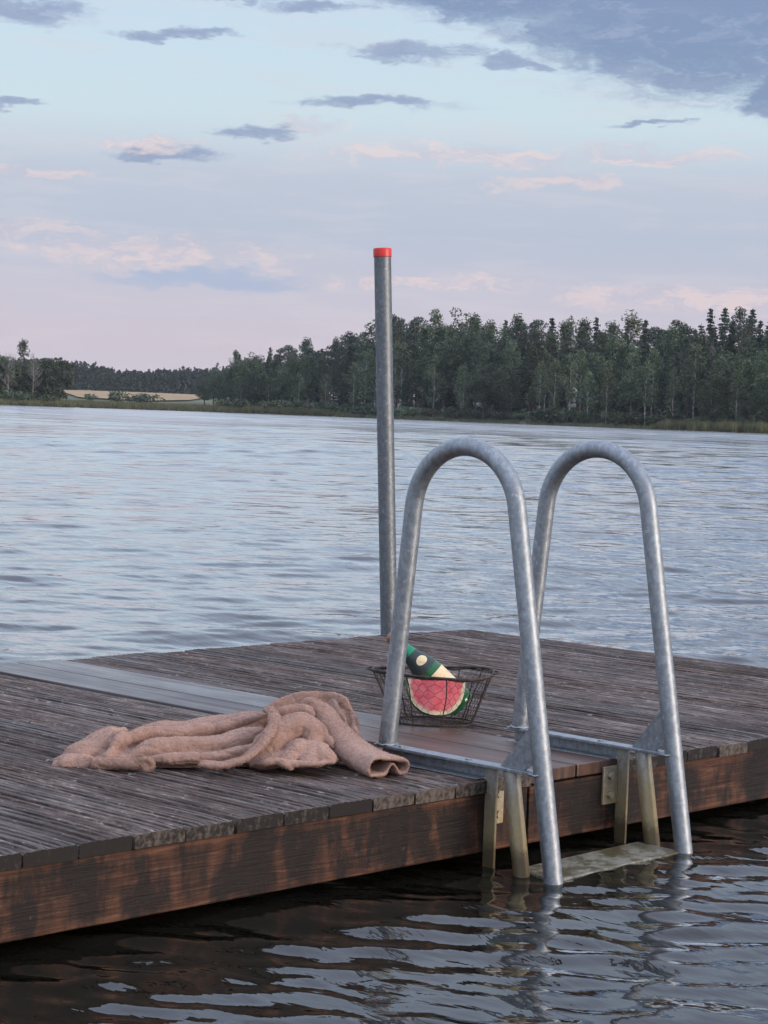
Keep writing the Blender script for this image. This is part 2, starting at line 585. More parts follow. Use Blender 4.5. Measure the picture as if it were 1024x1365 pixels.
M = dict(
    deck=wood_grooved(), board=wood_smooth(), fascia=wood_fascia(),
    galv=galvanised('galvanised_steel', False, (0.285, 0.31, 0.33)), galv_st=galvanised('galvanised_steel_stained', True, (0.34, 0.33, 0.30)),
    galv_pole=galvanised('galvanised_pole', False, (0.165, 0.18, 0.19)),
    water=water_mat(),
    spruce=foliage('spruce_needles', (0.030, 0.046, 0.033), (0.060, 0.084, 0.052)),
    pine=foliage('pine_needles', (0.036, 0.055, 0.040), (0.078, 0.102, 0.064)),
    birch=foliage('birch_leaves', (0.088, 0.122, 0.062), (0.17, 0.205, 0.11)),
    leaf=foliage('broad_leaves', (0.048, 0.074, 0.042), (0.106, 0.132, 0.070)),
    brown_leaf=foliage('browning_leaves', (0.090, 0.072, 0.045), (0.150, 0.115, 0.070)),
    bark=bark('grey_bark', (0.05, 0.043, 0.038), (0.12, 0.105, 0.09)),
    pbark=bark('pine_bark', (0.09, 0.055, 0.038), (0.20, 0.125, 0.085), 3.0),
    bbark=bark('birch_bark', (0.16, 0.15, 0.13), (0.55, 0.53, 0.48), 2.5),
    dead=bark('dead_wood', (0.17, 0.15, 0.135), (0.30, 0.275, 0.25), 3.0),
)

# ------------------------------------------------------------------ the lake
CX, CY, CZ = -4.012, -3.502, 1.17
WATER_Z = 0.02


def polar(deg, d):
    a = R(VIEW - deg)
    return np.array([CX + d * math.cos(a), CY + d * math.sin(a)])


def build_water():
    rr = np.concatenate([1.2 * (3 / 1.2) ** np.linspace(0, 1, 60)[:-1], 3 * (130 / 3) ** np.linspace(0, 1, 1300)[:-1], 130 * (1300 / 130) ** np.linspace(0, 1, 230)])
    an = np.concatenate([np.linspace(-180, -40, 30)[:-1], np.linspace(-40, -15, 60)[:-1], np.linspace(-15, 15, 420), np.linspace(15, 40, 60)[1:], np.linspace(40, 180, 30)[1:]])
    da = np.gradient(np.radians(an))
    A, RR = np.meshgrid(np.radians(VIEW - an), rr, indexing='ij')
    X = CX + RR * np.cos(A)
    Y = CY + RR * np.sin(A)
    dr = np.gradient(rr)
    sp_r = np.broadcast_to(dr[None, :], X.shape)
    sp_a = np.abs(da)[:, None] * RR * 0.45
    spc = np.maximum(sp_r, sp_a)
    Z = np.zeros_like(X)
    g = np.random.default_rng(4)
    # wind from across the lake towards the dock; water between dock and bank lies in its lee
    lee = 1 / (1 + np.exp((Y + 0.1) / 0.25))
    lee = np.maximum(lee, np.exp(-((X + 0.2) ** 2 + (Y - 1.2) ** 2) / 4.0))
    calm = np.where(Y < 0.3, np.clip(lee, 0, 1), 0) * (1 / (1 + np.exp((X - 6.5) / 1.2)))
    for i in range(120):
        lam = 0.085 * (1.7 / 0.085) ** g.random()
        th = R(VIEW + 180 + g.normal(0, 21))
        k = 2 * np.pi / lam
        ph = g.random() * 6.283
        amp = 0.00195 * lam ** 1.0
        if lam > 1.2: amp *= 0.7
        wob = 0.6 * np.sin(X * 0.31 * (1 + g.random()) + g.random() * 6) + 0.6 * np.sin(Y * 0.27 * (1 + g.random()) + g.random() * 6)
        s = np.sin(k * (X * math.cos(th) + Y * math.sin(th)) + ph + wob)
        s = s + 0.22 * (s * s - 0.5)
        t = np.clip((lam / spc - 2.5) / 3.0, 0, 1)
        damp = 1 - calm * (-0.8 if lam < 0.2 else 0.25 if lam < 0.35 else 0.76)
        Z += amp * s * t * damp
    far_ = np.clip((RR - 18) / 35, 0, 1)
    for i in range(36):
        lam = 2.0 * (7.0 / 2.0) ** g.random()
        th = R(VIEW + 180 + g.normal(0, 22))
        ph = g.random() * 6.283
        t = np.clip((lam / spc - 2.2) / 2.0, 0, 1)
        Z += 0.0021 * lam * np.sin(2 * np.pi / lam * (X * math.cos(th) + Y * math.sin(th)) + ph + 0.8 * np.sin(X * 0.05 + i) + 0.8 * np.sin(Y * 0.06 + 2 * i)) * t * far_
    # gusts: patches of rougher and smoother water
    gu = 0.85 + 0.38 * np.sin(X * 0.13 + 1.3 * np.sin(Y * 0.07)) * np.sin(Y * 0.11 + 1.7 * np.sin(X * 0.05 + 1))
    Z *= gu
    P = np.stack([X, Y, Z], -1)
    o = obj('water', grid_mesh('water', P, M['water']), loc=(0, 0, WATER_Z))
    tag(o, 'rippled blue grey lake water around the dock', 'lake', kind='structure')


build_water()

# ------------------------------------------------------------------ far shore
SH_A = np.array([-60, -30, -18, -10.5, -6, -4.3, -2, 0, 2.5, 5.1, 7.8, 10.5, 14, 20, 30, 60.0])
SH_D = np.array([330, 360, 385, 398, 408, 408, 398, 380, 352, 328, 316, 306, 300, 290, 285, 260.0])
shore = lambda a: np.interp(a, SH_A, SH_D)


def ground_z(a, inl):
    """height of land at compass a, inl metres behind the shoreline"""
    a = np.asarray(a, float); inl = np.asarray(inl, float)
    z = np.interp(inl, [-6, 0, 3, 10, 40, 120, 400, 460, 1500], [-0.8, 0.02, 0.32, 0.55, 1.0, 1.9, 5.2, 6.2, 14.0])
    rise = np.interp(a, [-4.6, -2, 4, 12], [0, 0, 1.2, 2.0]) * np.interp(inl, [5, 60, 200], [0, 1.6, 3.0])
    return z + rise


def build_land():
    an = np.linspace(-60, 60, 260)
    il = np.array([-6, -2, 0, 1.5, 3, 6, 10, 18, 28, 40, 60, 90, 120, 160, 220, 300, 400, 460, 700, 1100, 1500.0])
    A, I = np.meshgrid(an, il, indexing='ij')
    jit = 1.4 * np.sin(A * 7.3) + 0.9 * np.sin(A * 17.1 + 1)
    D = shore(A) + I + jit * (np.abs(I) < 30)
    ang_ = np.radians(VIEW - A)
    Z = ground_z(A, I) + WATER_Z
    P = np.stack([CX + D * np.cos(ang_), CY + D * np.sin(ang_), Z], -1)
    m, n, b = material('shore_grass', Roughness=0.9)
    co = n.coord('Object')
    t = n.noise(co, 0.06, 5, 0.6)
    t2 = n.noise(co, 0.9, 4, 0.6)
    n.put(b.inputs['Base Color'], n.mix(n.smooth(n.math('ADD', n.math('MULTIPLY', t, 0.6), n.math('MULTIPLY', t2, 0.4)), 0.4, 0.62), (0.050, 0.062, 0.030, 1), (0.110, 0.120, 0.055, 1)))
    o = obj('ground', grid_mesh('ground', P, m))
    tag(o, 'grassy far shore land under the forest', 'ground', kind='structure')
    an = np.linspace(-4.5, 16, 120); il = np.array([5.0, 9, 16, 30, 50, 80, 130, 200])
    A, I = np.meshgrid(an, il, indexing='ij')
    D = shore(A) + I + np.where(I < 6, 1.6 * np.sin(A * 11) + np.sin(A * 29), 0)
    ang_ = np.radians(VIEW - A)
    P = np.stack([CX + D * np.cos(ang_), CY + D * np.sin(ang_), ground_z(A, I) + WATER_Z + 0.12], -1)
    m, n, b = material('forest_floor', Roughness=0.95)
    t = n.noise(n.coord('Object'), 0.4, 4, 0.6)
    n.put(b.inputs['Base Color'], n.mix(n.smooth(t, 0.35, 0.65), (0.030, 0.026, 0.018, 1), (0.060, 0.055, 0.034, 1)))
    o = obj('forest_floor', grid_mesh('forest_floor', P, m))
    tag(o, 'dark needle-covered floor under the wood', 'ground', kind='structure')
    # stubble field sloping up to the far ridge
    an = np.linspace(-8.95, -4.9, 40)
    il = np.linspace(95, 400, 30)
    A, I = np.meshgrid(an, il, indexing='ij')
    edge_ = np.interp(A, [-8.95, -8.4, -6.5, -5.4, -4.9], [1.0, 0.12, 0.0, 0.25, 0.75])
    I = 95 + (I - 95) * (1 - 0.9 * edge_) + 220 * edge_
    D = shore(A) + I
    ang_ = np.radians(VIEW - A)
    P = np.stack([CX + D * np.cos(ang_), CY + D * np.sin(ang_), ground_z(A, I) + WATER_Z + 0.35], -1)
    m, n, b = material('stubble', Roughness=0.95)
    t = n.noise(n.coord('Object'), 0.05, 4, 0.6)
    n.put(b.inputs['Base Color'], n.mix(n.smooth(t, 0.35, 0.65), (0.27, 0.175, 0.085, 1), (0.36, 0.25, 0.125, 1)))
    o = obj('field', grid_mesh('field', P, m))
    tag(o, 'pale tan stubble field in front of the far ridge', 'field', kind='structure')


build_land()


# ------------------------------------------------------------------ trees
def rand_dirs(g, k):
    v = g.normal(size=(k, 3))
    return v / np.linalg.norm(v, axis=1)[:, None]


def leaf_quads(g, C, size, aspect=0.55, updown=0.0):
    """one bent-free leaf clump quad at each centre"""
    k = len(C)
    a = rand_dirs(g, k)
    a[:, 2] = a[:, 2] * (1 - abs(updown)) - updown
    a /= np.linalg.norm(a, axis=1)[:, None]
    b = np.cross(a, rand_dirs(g, k))
    b /= np.linalg.norm(b, axis=1)[:, None] + 1e-6
    s = (size * (0.6 + 0.8 * g.random(k)))[:, None]
    u, v = a * s, b * s * aspect
    return np.stack([C - u * 0.5, C + v * 0.5, C + u * 0.5, C - v * 0.5], 1).reshape(-1, 3)


def limb(mb, p, q, r0, r1, g, n=5, sag=0.0):
    t = np.linspace(0, 1, 5)[:, None]
    P = np.array(p)[None] * (1 - t) + np.array(q)[None] * t
    L = np.linalg.norm(np.array(q) - np.array(p))
    P[1:-1] += g.normal(0, 0.03 * L, (3, 3))
    P[:, 2] += sag * np.sin(np.pi * t[:, 0]) * L
    mb.add(*sweep(P, np.linspace(r0, r1, 5), n=n, caps=False))


def trunk(mb, H, r, g, lean=0.02, top=1.0):
    z = np.linspace(-0.4, H * top, 9)
    w_ = np.cumsum(g.normal(0, lean * H / 9, (9, 2)), 0)
    P = np.column_stack([w_[:, 0], w_[:, 1], z])
    mb.add(*sweep(P, np.linspace(r, r * 0.18, 9), n=7, caps=True))
    return lambda zz: np.array([np.interp(zz, z, P[:, 0]), np.interp(zz, z, P[:, 1]), zz])


def make_spruce(seed, H=18.0, W=0.17):
    g = np.random.default_rng(seed)
    mb = MB()
    ax = trunk(mb, H, 0.22, g, 0.006)
    C = []
    z = H * 0.08
    while z < H * 0.985:
        f = (z / H - 0.08) / 0.92
        rad = H * W * (1 - f) ** 0.85 * (0.75 + 0.45 * g.random()) + 0.12
        nb = 9 if f < 0.7 else 6
        for k in range(nb):
            a = g.random() * 6.283
            rl = rad * (0.65 + 0.5 * g.random())
            m_ = int(5 + rl * 6)
            t = np.sqrt(g.random(m_)) * rl
            droop = -0.28 * t + 0.05 * t * t
            sp_ = 0.10 + 0.10 * t
            C.append(np.column_stack([t * math.cos(a) + g.normal(0, 1, m_) * sp_, t * math.sin(a) + g.normal(0, 1, m_) * sp_, z + droop + g.normal(0, 0.08, m_)]) + ax(z) * [1, 1, 0])
        z += H * 0.026 * (0.8 + 0.5 * g.random())
    C = np.vstack(C)
    return mb.mesh('spruce_trunk', M['bark'], True), quads_mesh('spruce_crown', leaf_quads(g, C, 0.55, 0.5, 0.35), M['spruce'])


def clumps(g, centres, radii, per, flat=0.7):
    out_ = []
    for c_, r_ in zip(centres, radii):
        k = max(8, int(per * (r_ ** 2)))
        d = rand_dirs(g, k)
        rr_ = r_ * (0.45 + 0.6 * g.random(k)) ** 0.6
        p = d * rr_[:, None]
        p[:, 2] *= flat
        out_.append(p + c_)
    return np.vstack(out_)


def make_pine(seed, H=18.0):
    g = np.random.default_rng(seed)
    mb = MB()
    ax = trunk(mb, H * 0.97, 0.24, g, 0.012)
    cs, rs = [], []
    for k in range(20):
        f = 0.48 + 0.52 * g.random() ** 0.8
        spread = H * 0.155 * math.sin(min(1.0, (1.03 - f) / 0.5) * 1.35) + 0.3
        a = g.random() * 6.283
        rad = spread * (0.35 + 0.75 * g.random())
        p = ax(H * f) + np.array([rad * math.cos(a), rad * math.sin(a), rad * 0.25])
        cs.append(p); rs.append(0.75 + 0.75 * g.random() * (1.15 - f) * 1.6)
        limb(mb, ax(H * f - 0.6), p, 0.07, 0.02, g)
    cs.append(ax(H * 0.96)); rs.append(0.9)
    return mb.mesh('pine_trunk', M['pbark'], True), quads_mesh('pine_crown', leaf_quads(g, clumps(g, cs, rs, 120, 0.62), 0.34, 0.5), M['pine'])


def make_birch(seed, H=14.0, crown0=0.3, wide=0.15, mat='birch', bk='bbark', per=46, lean=0.02, two=False):
    g = np.random.default_rng(seed)
    mb = MB()
    ax = trunk(mb, H * 0.96, 0.15, g, lean)
    cs, rs = [], []
    for k in range(46):
        f = crown0 + (1 - crown0) * g.random() ** 0.85
        prof = math.sin(math.pi * min(1, max(0.02, (f - crown0) / (1 - crown0))) ** 0.75) ** 0.7
        a = g.random() * 6.283
        rad = H * wide * prof * (0.25 + 0.85 * g.random())
        p = ax(H * f) + np.array([rad * math.cos(a), rad * math.sin(a), 0.0])
        cs.append(p); rs.append(0.45 + 0.55 * g.random())
        if k % 2 == 0: limb(mb, ax(max(0.2 * H, H * f - 1.2 - rad)), p, 0.045, 0.012, g, 4, 0.1)
    cs.append(ax(H * 0.97)); rs.append(0.6)
    C = clumps(g, cs, rs, per, 1.25)
    # hanging twigs
    tails = []
    for c_ in cs:
        k = 14
        L = 0.6 + 1.1 * g.random()
        tails.append(c_ + np.column_stack([g.normal(0, 0.16, k), g.normal(0, 0.16, k), -g.random(k) * L]))
    C = np.vstack([C] + tails)
    return mb.mesh('birch_trunk', M[bk], True), quads_mesh('birch_crown', leaf_quads(g, C, 0.34, 0.6, 0.2), M[mat])


def make_broad(seed, H=14.0, wide=0.28, crown0=0.12, per=78, mat='leaf', n=62, size=0.34):
    g = np.random.default_rng(seed)
    mb = MB()
    ax = trunk(mb, H * 0.8, 0.026 * H * 0.75, g, 0.015)
    cs, rs = [], []
    for k in range(n):
        d = rand_dirs(g, 1)[0]
        rr_ = (0.35 + 0.65 * g.random()) ** 0.5
        cz = H * (crown0 + (1 - crown0) * 0.5)
        lump = 1 + 0.22 * math.sin(3.1 * d[0] * 2 + seed) * math.cos(2.3 * d[2] * 2 + seed * 2)
        p = np.array([d[0] * H * wide, d[1] * H * wide, d[2] * H * (1 - crown0) * 0.47]) * rr_ * lump
        p = p + np.array([0, 0, cz]) + ax(min(H * 0.7, cz)) * [1, 1, 0]
        cs.append(p); rs.append((0.75 + 0.8 * g.random()) * H / 14)
        if k % 4 == 0: limb(mb, ax(H * (0.15 + 0.4 * g.random())), p, 0.08 * H / 14, 0.02, g, 4, 0.06)
    C = clumps(g, cs, rs, per * (14 / H) ** 2, 0.8)
    return mb.mesh('broadleaf_trunk', M['bark'], True), quads_mesh('broadleaf_crown', leaf_quads(g, C, size, 0.65), M[mat])


def make_dead(seed, H=10.0):
    g = np.random.default_rng(seed)
    mb = MB()
    ax = trunk(mb, H, 0.17, g, 0.012)
    tw = MB()
    for k in range(34):
        f = 0.28 + 0.68 * g.random()
        a = g.random() * 6.283
        L = H * 0.26 * (1.1 - f) * (0.5 + 0.9 * g.random()) + 0.5
        q = ax(H * f) + np.array([L * math.cos(a) * 0.8, L * math.sin(a) * 0.8, L * 0.75])
        limb(tw, ax(H * f), q, 0.055, 0.02, g, 4, -0.05)
        for j in range(4):
            s = 0.35 + 0.6 * g.random()
            p = ax(H * f) * (1 - s) + q * s
            limb(tw, p, p + g.normal(0, 0.45, 3) + [0, 0, 0.5], 0.028, 0.012, g, 3)
    return mb.mesh('dead_trunk', M['dead'], True), tw.mesh('dead_branches', M['dead'], True)


def make_bush(seed, H=2.6, mat='leaf'):
    g = np.random.default_rng(seed)
    mb = MB()
    cs, rs = [], []
    for k in range(16):
        a = g.random() * 6.283; d = g.random() ** 0.6 * H * 0.75
        cs.append(np.array([d * math.cos(a), d * math.sin(a), H * (0.2 + 0.55 * g.random())])); rs.append(0.5 + 0.35 * g.random())
        limb(mb, (0, 0, -0.2), cs[-1], 0.05, 0.015, g, 4)
    return mb.mesh('bush_stems', M['bark'], True), quads_mesh('bush_crown', leaf_quads(g, clumps(g, cs, rs, 90, 0.8), 0.34, 0.65), M[mat])


PROTO = {
    'spruce': [make_spruce(21), make_spruce(22, 18, 0.15), make_spruce(23, 18, 0.19)],
    'pine': [make_pine(31), make_pine(32), make_pine(33)],
    'birch': [make_birch(41), make_birch(42, 14, 0.36, 0.13), make_birch(43, 14, 0.25, 0.17)],
    'broad': [make_broad(51, 14, 0.25), make_broad(52, 14, 0.22, 0.16), make_broad(53, 14, 0.29)],
    'slim': [make_birch(61, 16, 0.42, 0.12, 'leaf', 'bark', 60), make_birch(62, 16, 0.35, 0.14, 'leaf', 'bark', 64)],
    'brown': [make_broad(71, 14, 0.24, 0.2, 22, 'brown_leaf', 46, 0.3)],
    'dead': [make_dead(81), make_dead(82)],
    'round': [make_broad(55, 9, 0.40, 0.03, 60, 'leaf', 80, 0.42)],
    'bush': [make_bush(91), make_bush(92), make_bush(93, 2.6, 'birch')],
}
BASEH = {'spruce': 18, 'pine': 18, 'birch': 14, 'broad': 14, 'slim': 16, 'brown': 14, 'round': 9, 'dead': 10, 'bush': 2.6}
PART = {'dead': 'branches'}


def tree(name, kind, a, inl, H, label, cat='tree', group=None, var=None, wide=1.0):
    v = PROTO[kind][random.randrange(len(PROTO[kind])) if var is None else var]
    p = polar(a, shore(a) + inl)
    r = empty(name, (p[0], p[1], float(ground_z(a, inl)) + WATER_Z), random.random() * 6.283)
    s = H / BASEH[kind]
    r.scale = (s * wide, s * wide, s)
    obj('stems' if kind == 'bush' else 'trunk', v[0], r)
    obj(PART.get(kind, 'foliage' if kind == 'bush' else 'crown'), v[1], r)
    tag(r, label, cat, group)
    return r


# top of the wood along the shore: metres of tree at each compass point
TOP_A = [-4.8, -4.3, -3.7, -2.7, -1.7, -0.9, -0.2, 0.3, 1.0, 2.2, 3.4, 4.2, 5.1, 6.0, 7.0, 7.7, 8.4, 9.3, 10.6, 20]
TOP_H = [7.0, 9.2, 10.6, 11.8, 12.8, 14.4, 15.6, 15.4, 15.6, 15.6, 15.0, 14.4, 14.8, 14.2, 14.0, 14.2, 15.0, 15.2, 14.6, 14.5]
wood_top = lambda a: np.interp(a, TOP_A, TOP_H)


def build_forest():
    g = random.Random(5)
    G = 'trees of the wood on the far shore'
    look = {'spruce': 'dark spruce', 'pine': 'tufted pine', 'birch': 'pale birch', 'broad': 'round leafy tree', 'slim': 'slender tree'}
    ORD = ['first', 'second', 'third', 'fourth', 'fifth', 'sixth', 'seventh', 'eighth', 'ninth', 'tenth', 'eleventh', 'twelfth', 'thirteenth', 'fourteenth', 'fifteenth', 'sixteenth', 'seventeenth', 'eighteenth', 'nineteenth', 'twentieth']
    ZONES = [(-0.35, 'left of the pole'), (1.2, 'just right of pole'), (3.7, 'above near hoop'), (4.9, 'between the hoops'), (7.3, 'above far hoop'), (99, 'right of far hoop')]
    count = {}

    def where(kind, a, ri):
        z = next(t for lim, t in ZONES if a < lim)
        row = 'front row' if ri == 0 else 'second row' if ri == 1 else 'deep'
        k = (kind, z, row)
        count[k] = count.get(k, 0) + 1
        if ri > 1: return '%s deep in the far wood, %s' % (look[kind], z)
        return '%s %s from left in the wood\'s %s, %s' % (ORD[min(19, count[k] - 1)], look[kind], row, z)
    nm = {'spruce': 'spruce_tree', 'pine': 'pine_tree', 'birch': 'birch_tree', 'broad': 'broadleaf_tree', 'slim': 'slender_tree'}
    rows = [(9, 0.62, 1.1), (15, 0.80, 0.95), (22, 0.95, 0.8), (31, 1.04, 0.75), (41, 1.07, 0.75), (52, 1.06, 0.72)]
    for ri, (inl, hf, step) in enumerate(rows):
        a = -4.35 + g.random() * 0.4
        while a < 12.6:
            k = g.random()
            right = a > 6.8
            if ri <= 1: kind = 'birch' if k < 0.30 else 'broad' if k < 0.58 else 'slim' if k < 0.8 else 'spruce'
            elif right and ri >= 3: kind = 'spruce' if k < 0.68 else 'pine' if k < 0.92 else 'broad'
            elif a < -0.5: kind = 'pine' if k < 0.30 else 'broad' if k < 0.52 else 'spruce' if k < 0.78 else 'slim'
            else: kind = 'slim' if k < 0.36 else 'broad' if k < 0.46 else 'pine' if k < 0.70 else 'spruce' if k < 0.90 else 'birch'
            if kind == 'pine' and a < -3.4: kind = 'broad'
            H = float(wood_top(a)) * hf * (0.84 + 0.24 * g.random()) * (1 + inl / shore(a))
            zg = float(ground_z(a, inl)) - 0.6
            H = max(4.0, H - zg * 0.75)
            ii = inl + g.uniform(-4, 4)
            tree(nm[kind], kind, a, ii, H, where(kind, a, ri), 'tree', G, wide=g.uniform(0.95, 1.28))
            a += step * g.uniform(0.42, 0.68) * (1.0 if ri else 1.15)
    a = -4.3
    while a < 12.6:                                   # closed back edge of the wood, branches down to the ground
        kind = 'broad' if g.random() < 0.55 else 'spruce'
        tree(nm[kind], kind, a, 58 + g.uniform(-4, 4), float(wood_top(a)) * g.uniform(0.7, 0.85), 'low-branched %s at the dark back of the far wood' % look[kind], 'tree', G, wide=1.6)
        a += g.uniform(0.35, 0.5)
    # understorey bushes along the edge of the wood
    def bush_label(a):
        z = next(t for lim, t in ZONES if a < lim)
        count[z] = count.get(z, 0) + 1
        return '%s bush from left at foot of the far wood, %s' % (ORD[min(19, count[z] - 1)], z)
    a = -4.4
    while a < 12.4:
        tree('bush', 'bush', a, g.uniform(4.5, 9), g.uniform(1.3, 3.0), bush_label(a), 'bush', 'bushes along the edge of the wood', wide=1.25)
        a += g.uniform(0.22, 0.5)
    # trees that stand out at the water's edge
    F = [('birch_tree', 'birch', 2.0, 7, 8.8, 'pale leaning birch standing alone at the edge, behind the near ladder hoop', 0),
         ('birch_tree', 'birch', 4.15, 6, 9.6, 'pale birch at the edge with drooping crown, left of the far ladder hoop', 1),
         ('birch_tree', 'birch', 4.55, 6, 9.8, 'tall pale birch with bright trunk just left of the far ladder hoop', 2),
         ('birch_tree', 'birch', 4.95, 7, 10.6, 'slender birch with a long bare white trunk above the far ladder hoop', 1),
         ('birch_tree', 'birch', 5.95, 6, 9.5, 'birch with light crown at the edge above the right bend of the far hoop', 0),
         ('birch_tree', 'birch', 7.0, 5, 9.9, 'brightest pale green birch with a straight white trunk at the right shore', 1),
         ('birch_tree', 'birch', 7.75, 6, 8.6, 'drooping birch just right of the brightest white-trunked birch', 2),
         ('birch_tree', 'birch', 9.45, 6, 8.4, 'yellowing birch at the edge behind the reeds on the right', 2),
         ('browning_tree', 'brown', 8.25, 24, 13.2, 'brownish thin-leaved tree in the right part of the wood', 0),
         ('bare_tree', 'dead', 8.75, 20, 12.6, 'bare pale dead tree inside the right part of the wood', 0)]
    for (n_, k, a, inl, H, lb, var) in F:
        tree(n_, k, a, inl, H, lb, 'tree', None, var, wide=1.1 if k != 'dead' else 0.8)
    tree('dead_bush', 'dead', -2.2, 4.5, 3.0, 'pale dead bush at the water edge left of the pole', 'bush', None, 1, wide=1.4)
    # trees on the point at the left
    P = [('broadleaf_tree', 'round', -9.05, 9, 8.8, 'big round dark oak-like tree at the tip of the left point', 0, 1.05),
         ('bare_tree', 'dead', -9.62, 7, 9.6, 'bare pale dead tree beside the round dark tree on the left point', 0, 0.9),
         ('bare_tree', 'dead', -10.28, 7, 9.0, 'bare grey dead tree nearest the left picture edge', 1, 1.1),
         ('slender_tree', 'slim', -9.92, 14, 12.0, 'tallest feathery tree on the left point, between the two bare trees', 0, 1.1),
         ('broadleaf_tree', 'broad', -10.65, 16, 9.6, 'dark bushy tree cut by the left picture edge', 1, 1.2),
         ('broadleaf_tree', 'broad', -9.6, 20, 8.0, 'low dark tree filling in behind the bare tree on the left point', 2, 1.2),
         ('broadleaf_tree', 'broad', -10.2, 22, 8.8, 'dark leafy tree behind the tallest feathery tree on the left point', 0, 1.2)]
    P += [('broadleaf_tree', 'round', -9.35, 22, 8.6, 'dark rounded tree just left of the biggest round tree on the left point', 0, 1.0),
          ('broadleaf_tree', 'round', -10.0, 12, 7.4, 'low rounded dark tree under the tallest feathery tree on the left point', 0, 1.0),
          ('broadleaf_tree', 'round', -10.5, 10, 8.4, 'rounded dark tree second from the left picture edge', 0, 1.0)]
    for (n_, k, a, inl, H, lb, var, wd) in P:
        tree(n_, k, a, inl, H, lb, 'tree', None, var, wide=wd)
    for i in range(8):
        tree('broadleaf_tree', 'broad', -11.1 - 0.5 * i, 14 + 6 * (i % 3), 9 + i % 3, 'dark bushy tree on the left shore beyond the picture edge', 'tree', 'trees on the left shore', wide=1.2)
    for i in range(7):
        tree('bush', 'bush', -10.6 + 0.24 * i, 5 + (i % 2) * 2, 1.8 + 0.5 * ((i * 7) % 3), ORD[i] + ' low green bush from left under the trees on the left point', 'bush', 'bushes on the left point', wide=1.3)
    # bushes in the fields
    for (a, inl, H, lb) in [(-8.05, 70, 1.9, 'small dark bush at the left end of the stubble field'), (-7.3, 55, 3.0, 'dark upright bush standing in the stubble field'),
                            (-6.65, 40, 2.6, 'broad olive bush at the right of the stubble field')]:
        tree('bush', 'bush', a, inl, H, lb, 'bush', None, 1 if a > -7 else 0, wide=1.9 if a > -7 else 1.0)
    for i, a in enumerate((-5.0, -4.75, -4.6)):
        tree('broadleaf_tree', 'broad', a, 60 - 12 * i, 6.4 + i * 0.8, ['small dark tree leftmost at the edge of the wood', 'second dark tree from the left end of the wood', 'third dark tree from the left end of the wood'][i], 'tree', None, i, wide=1.2)


build_forest()


def build_ridge():
    """far wooded ridge: one mass of small conifers, too far to count"""
    g = np.random.default_rng(77)
    V = []
    for row, (inl, n_) in enumerate([(404, 130), (415, 130), (428, 130), (445, 130), (465, 130)]):
        for a in np.linspace(-13.5, -3.2, n_):
            a = a + g.normal(0, 0.05)
            top = np.interp(a, [-13.5, -9.3, -8.7, -8.0, -7.4, -7.0, -6.7, -6.2, -5.5, -4.7, -3.2], [10.5, 10.6, 10.2, 9.4, 8.0, 7.4, 7.6, 8.2, 9.2, 9.8, 10])
            D = shore(a) + inl
            base = np.array([*polar(a, D), float(ground_z(a, inl))])
            H = top * (0.90 + 0.16 * g.random()) * (0.85 + 0.06 * row) + (1.6 if g.random() < 0.04 else 0)
            k = 130
            f = g.random(k) ** 0.9
            rad = (1 - f) ** 0.7 * H * 0.27 * (0.4 + 0.7 * g.random(k))
            th = g.random(k) * 6.283
            C = base + np.column_stack([rad * np.cos(th), rad * np.sin(th), 0.3 + f * H])
            V.append(leaf_quads(g, C, 1.05, 0.6, 0.3))
    o = obj('far_ridge_forest', quads_mesh('far_ridge_forest', np.vstack(V), M['spruce']))
    tag(o, 'distant blue green wooded ridge behind the field', 'forest', kind='stuff')


build_ridge()


def build_reeds():
    g = np.random.default_rng(8)
    k = 70000
    a = g.uniform(-14, 13, k)
    dens = np.interp(a, [-14, -4.4, -4.2, -1.2, -0.9, 2, 6.8, 7.3, 8.2, 13], [0.75, 0.8, 1.0, 1.0, 0.45, 0.35, 0.4, 0.8, 1.0, 1.0])
    keep = g.random(k) < dens
    a = a[keep]; k = len(a)
    hmax = np.interp(a, [-14, -4.4, -4.0, -3.9, -1.9, -1.0, 3, 7.1, 7.6, 13], [1.1, 1.2, 1.2, 1.4, 1.3, 0.6, 0.45, 0.5, 1.45, 1.55])
    inl = g.random(k) ** 1.3 * np.interp(a, [-5, -4, 7, 8, 13], [14, 6, 4, 8, 9]) - 1.5
    D = shore(a) + inl
    an = np.radians(VIEW - a)
    jit = 1.4 * np.sin(a * 7.3) + 0.9 * np.sin(a * 17.1 + 1)
    D = D + jit
    z = ground_z(a, inl) + WATER_Z - 0.1
    B = np.column_stack([CX + D * np.cos(an), CY + D * np.sin(an), z])
    h = hmax * (0.65 + 0.5 * g.random(k))
    wd = 0.05 + 0.06 * g.random(k)
    th = g.random(k) * 6.283
    S = np.column_stack([np.cos(th), np.sin(th), np.zeros(k)]) * wd[:, None]
    T = B + np.column_stack([g.normal(0, 0.12, k), g.normal(0, 0.12, k), h])
    V = np.stack([B - S, B + S, T], 1).reshape(-1, 3)
    m = foliage('reed_blades', (0.12, 0.135, 0.060), (0.20, 0.21, 0.105))
    o = obj('reeds', quads_mesh('reeds', V, m, 3))
    tag(o, 'band of green reeds and tall grass along the far shore', 'reeds', kind='stuff')


build_reeds()

# ------------------------------------------------------------------ dock
DZ = 0.24
WIDTH = 2.57


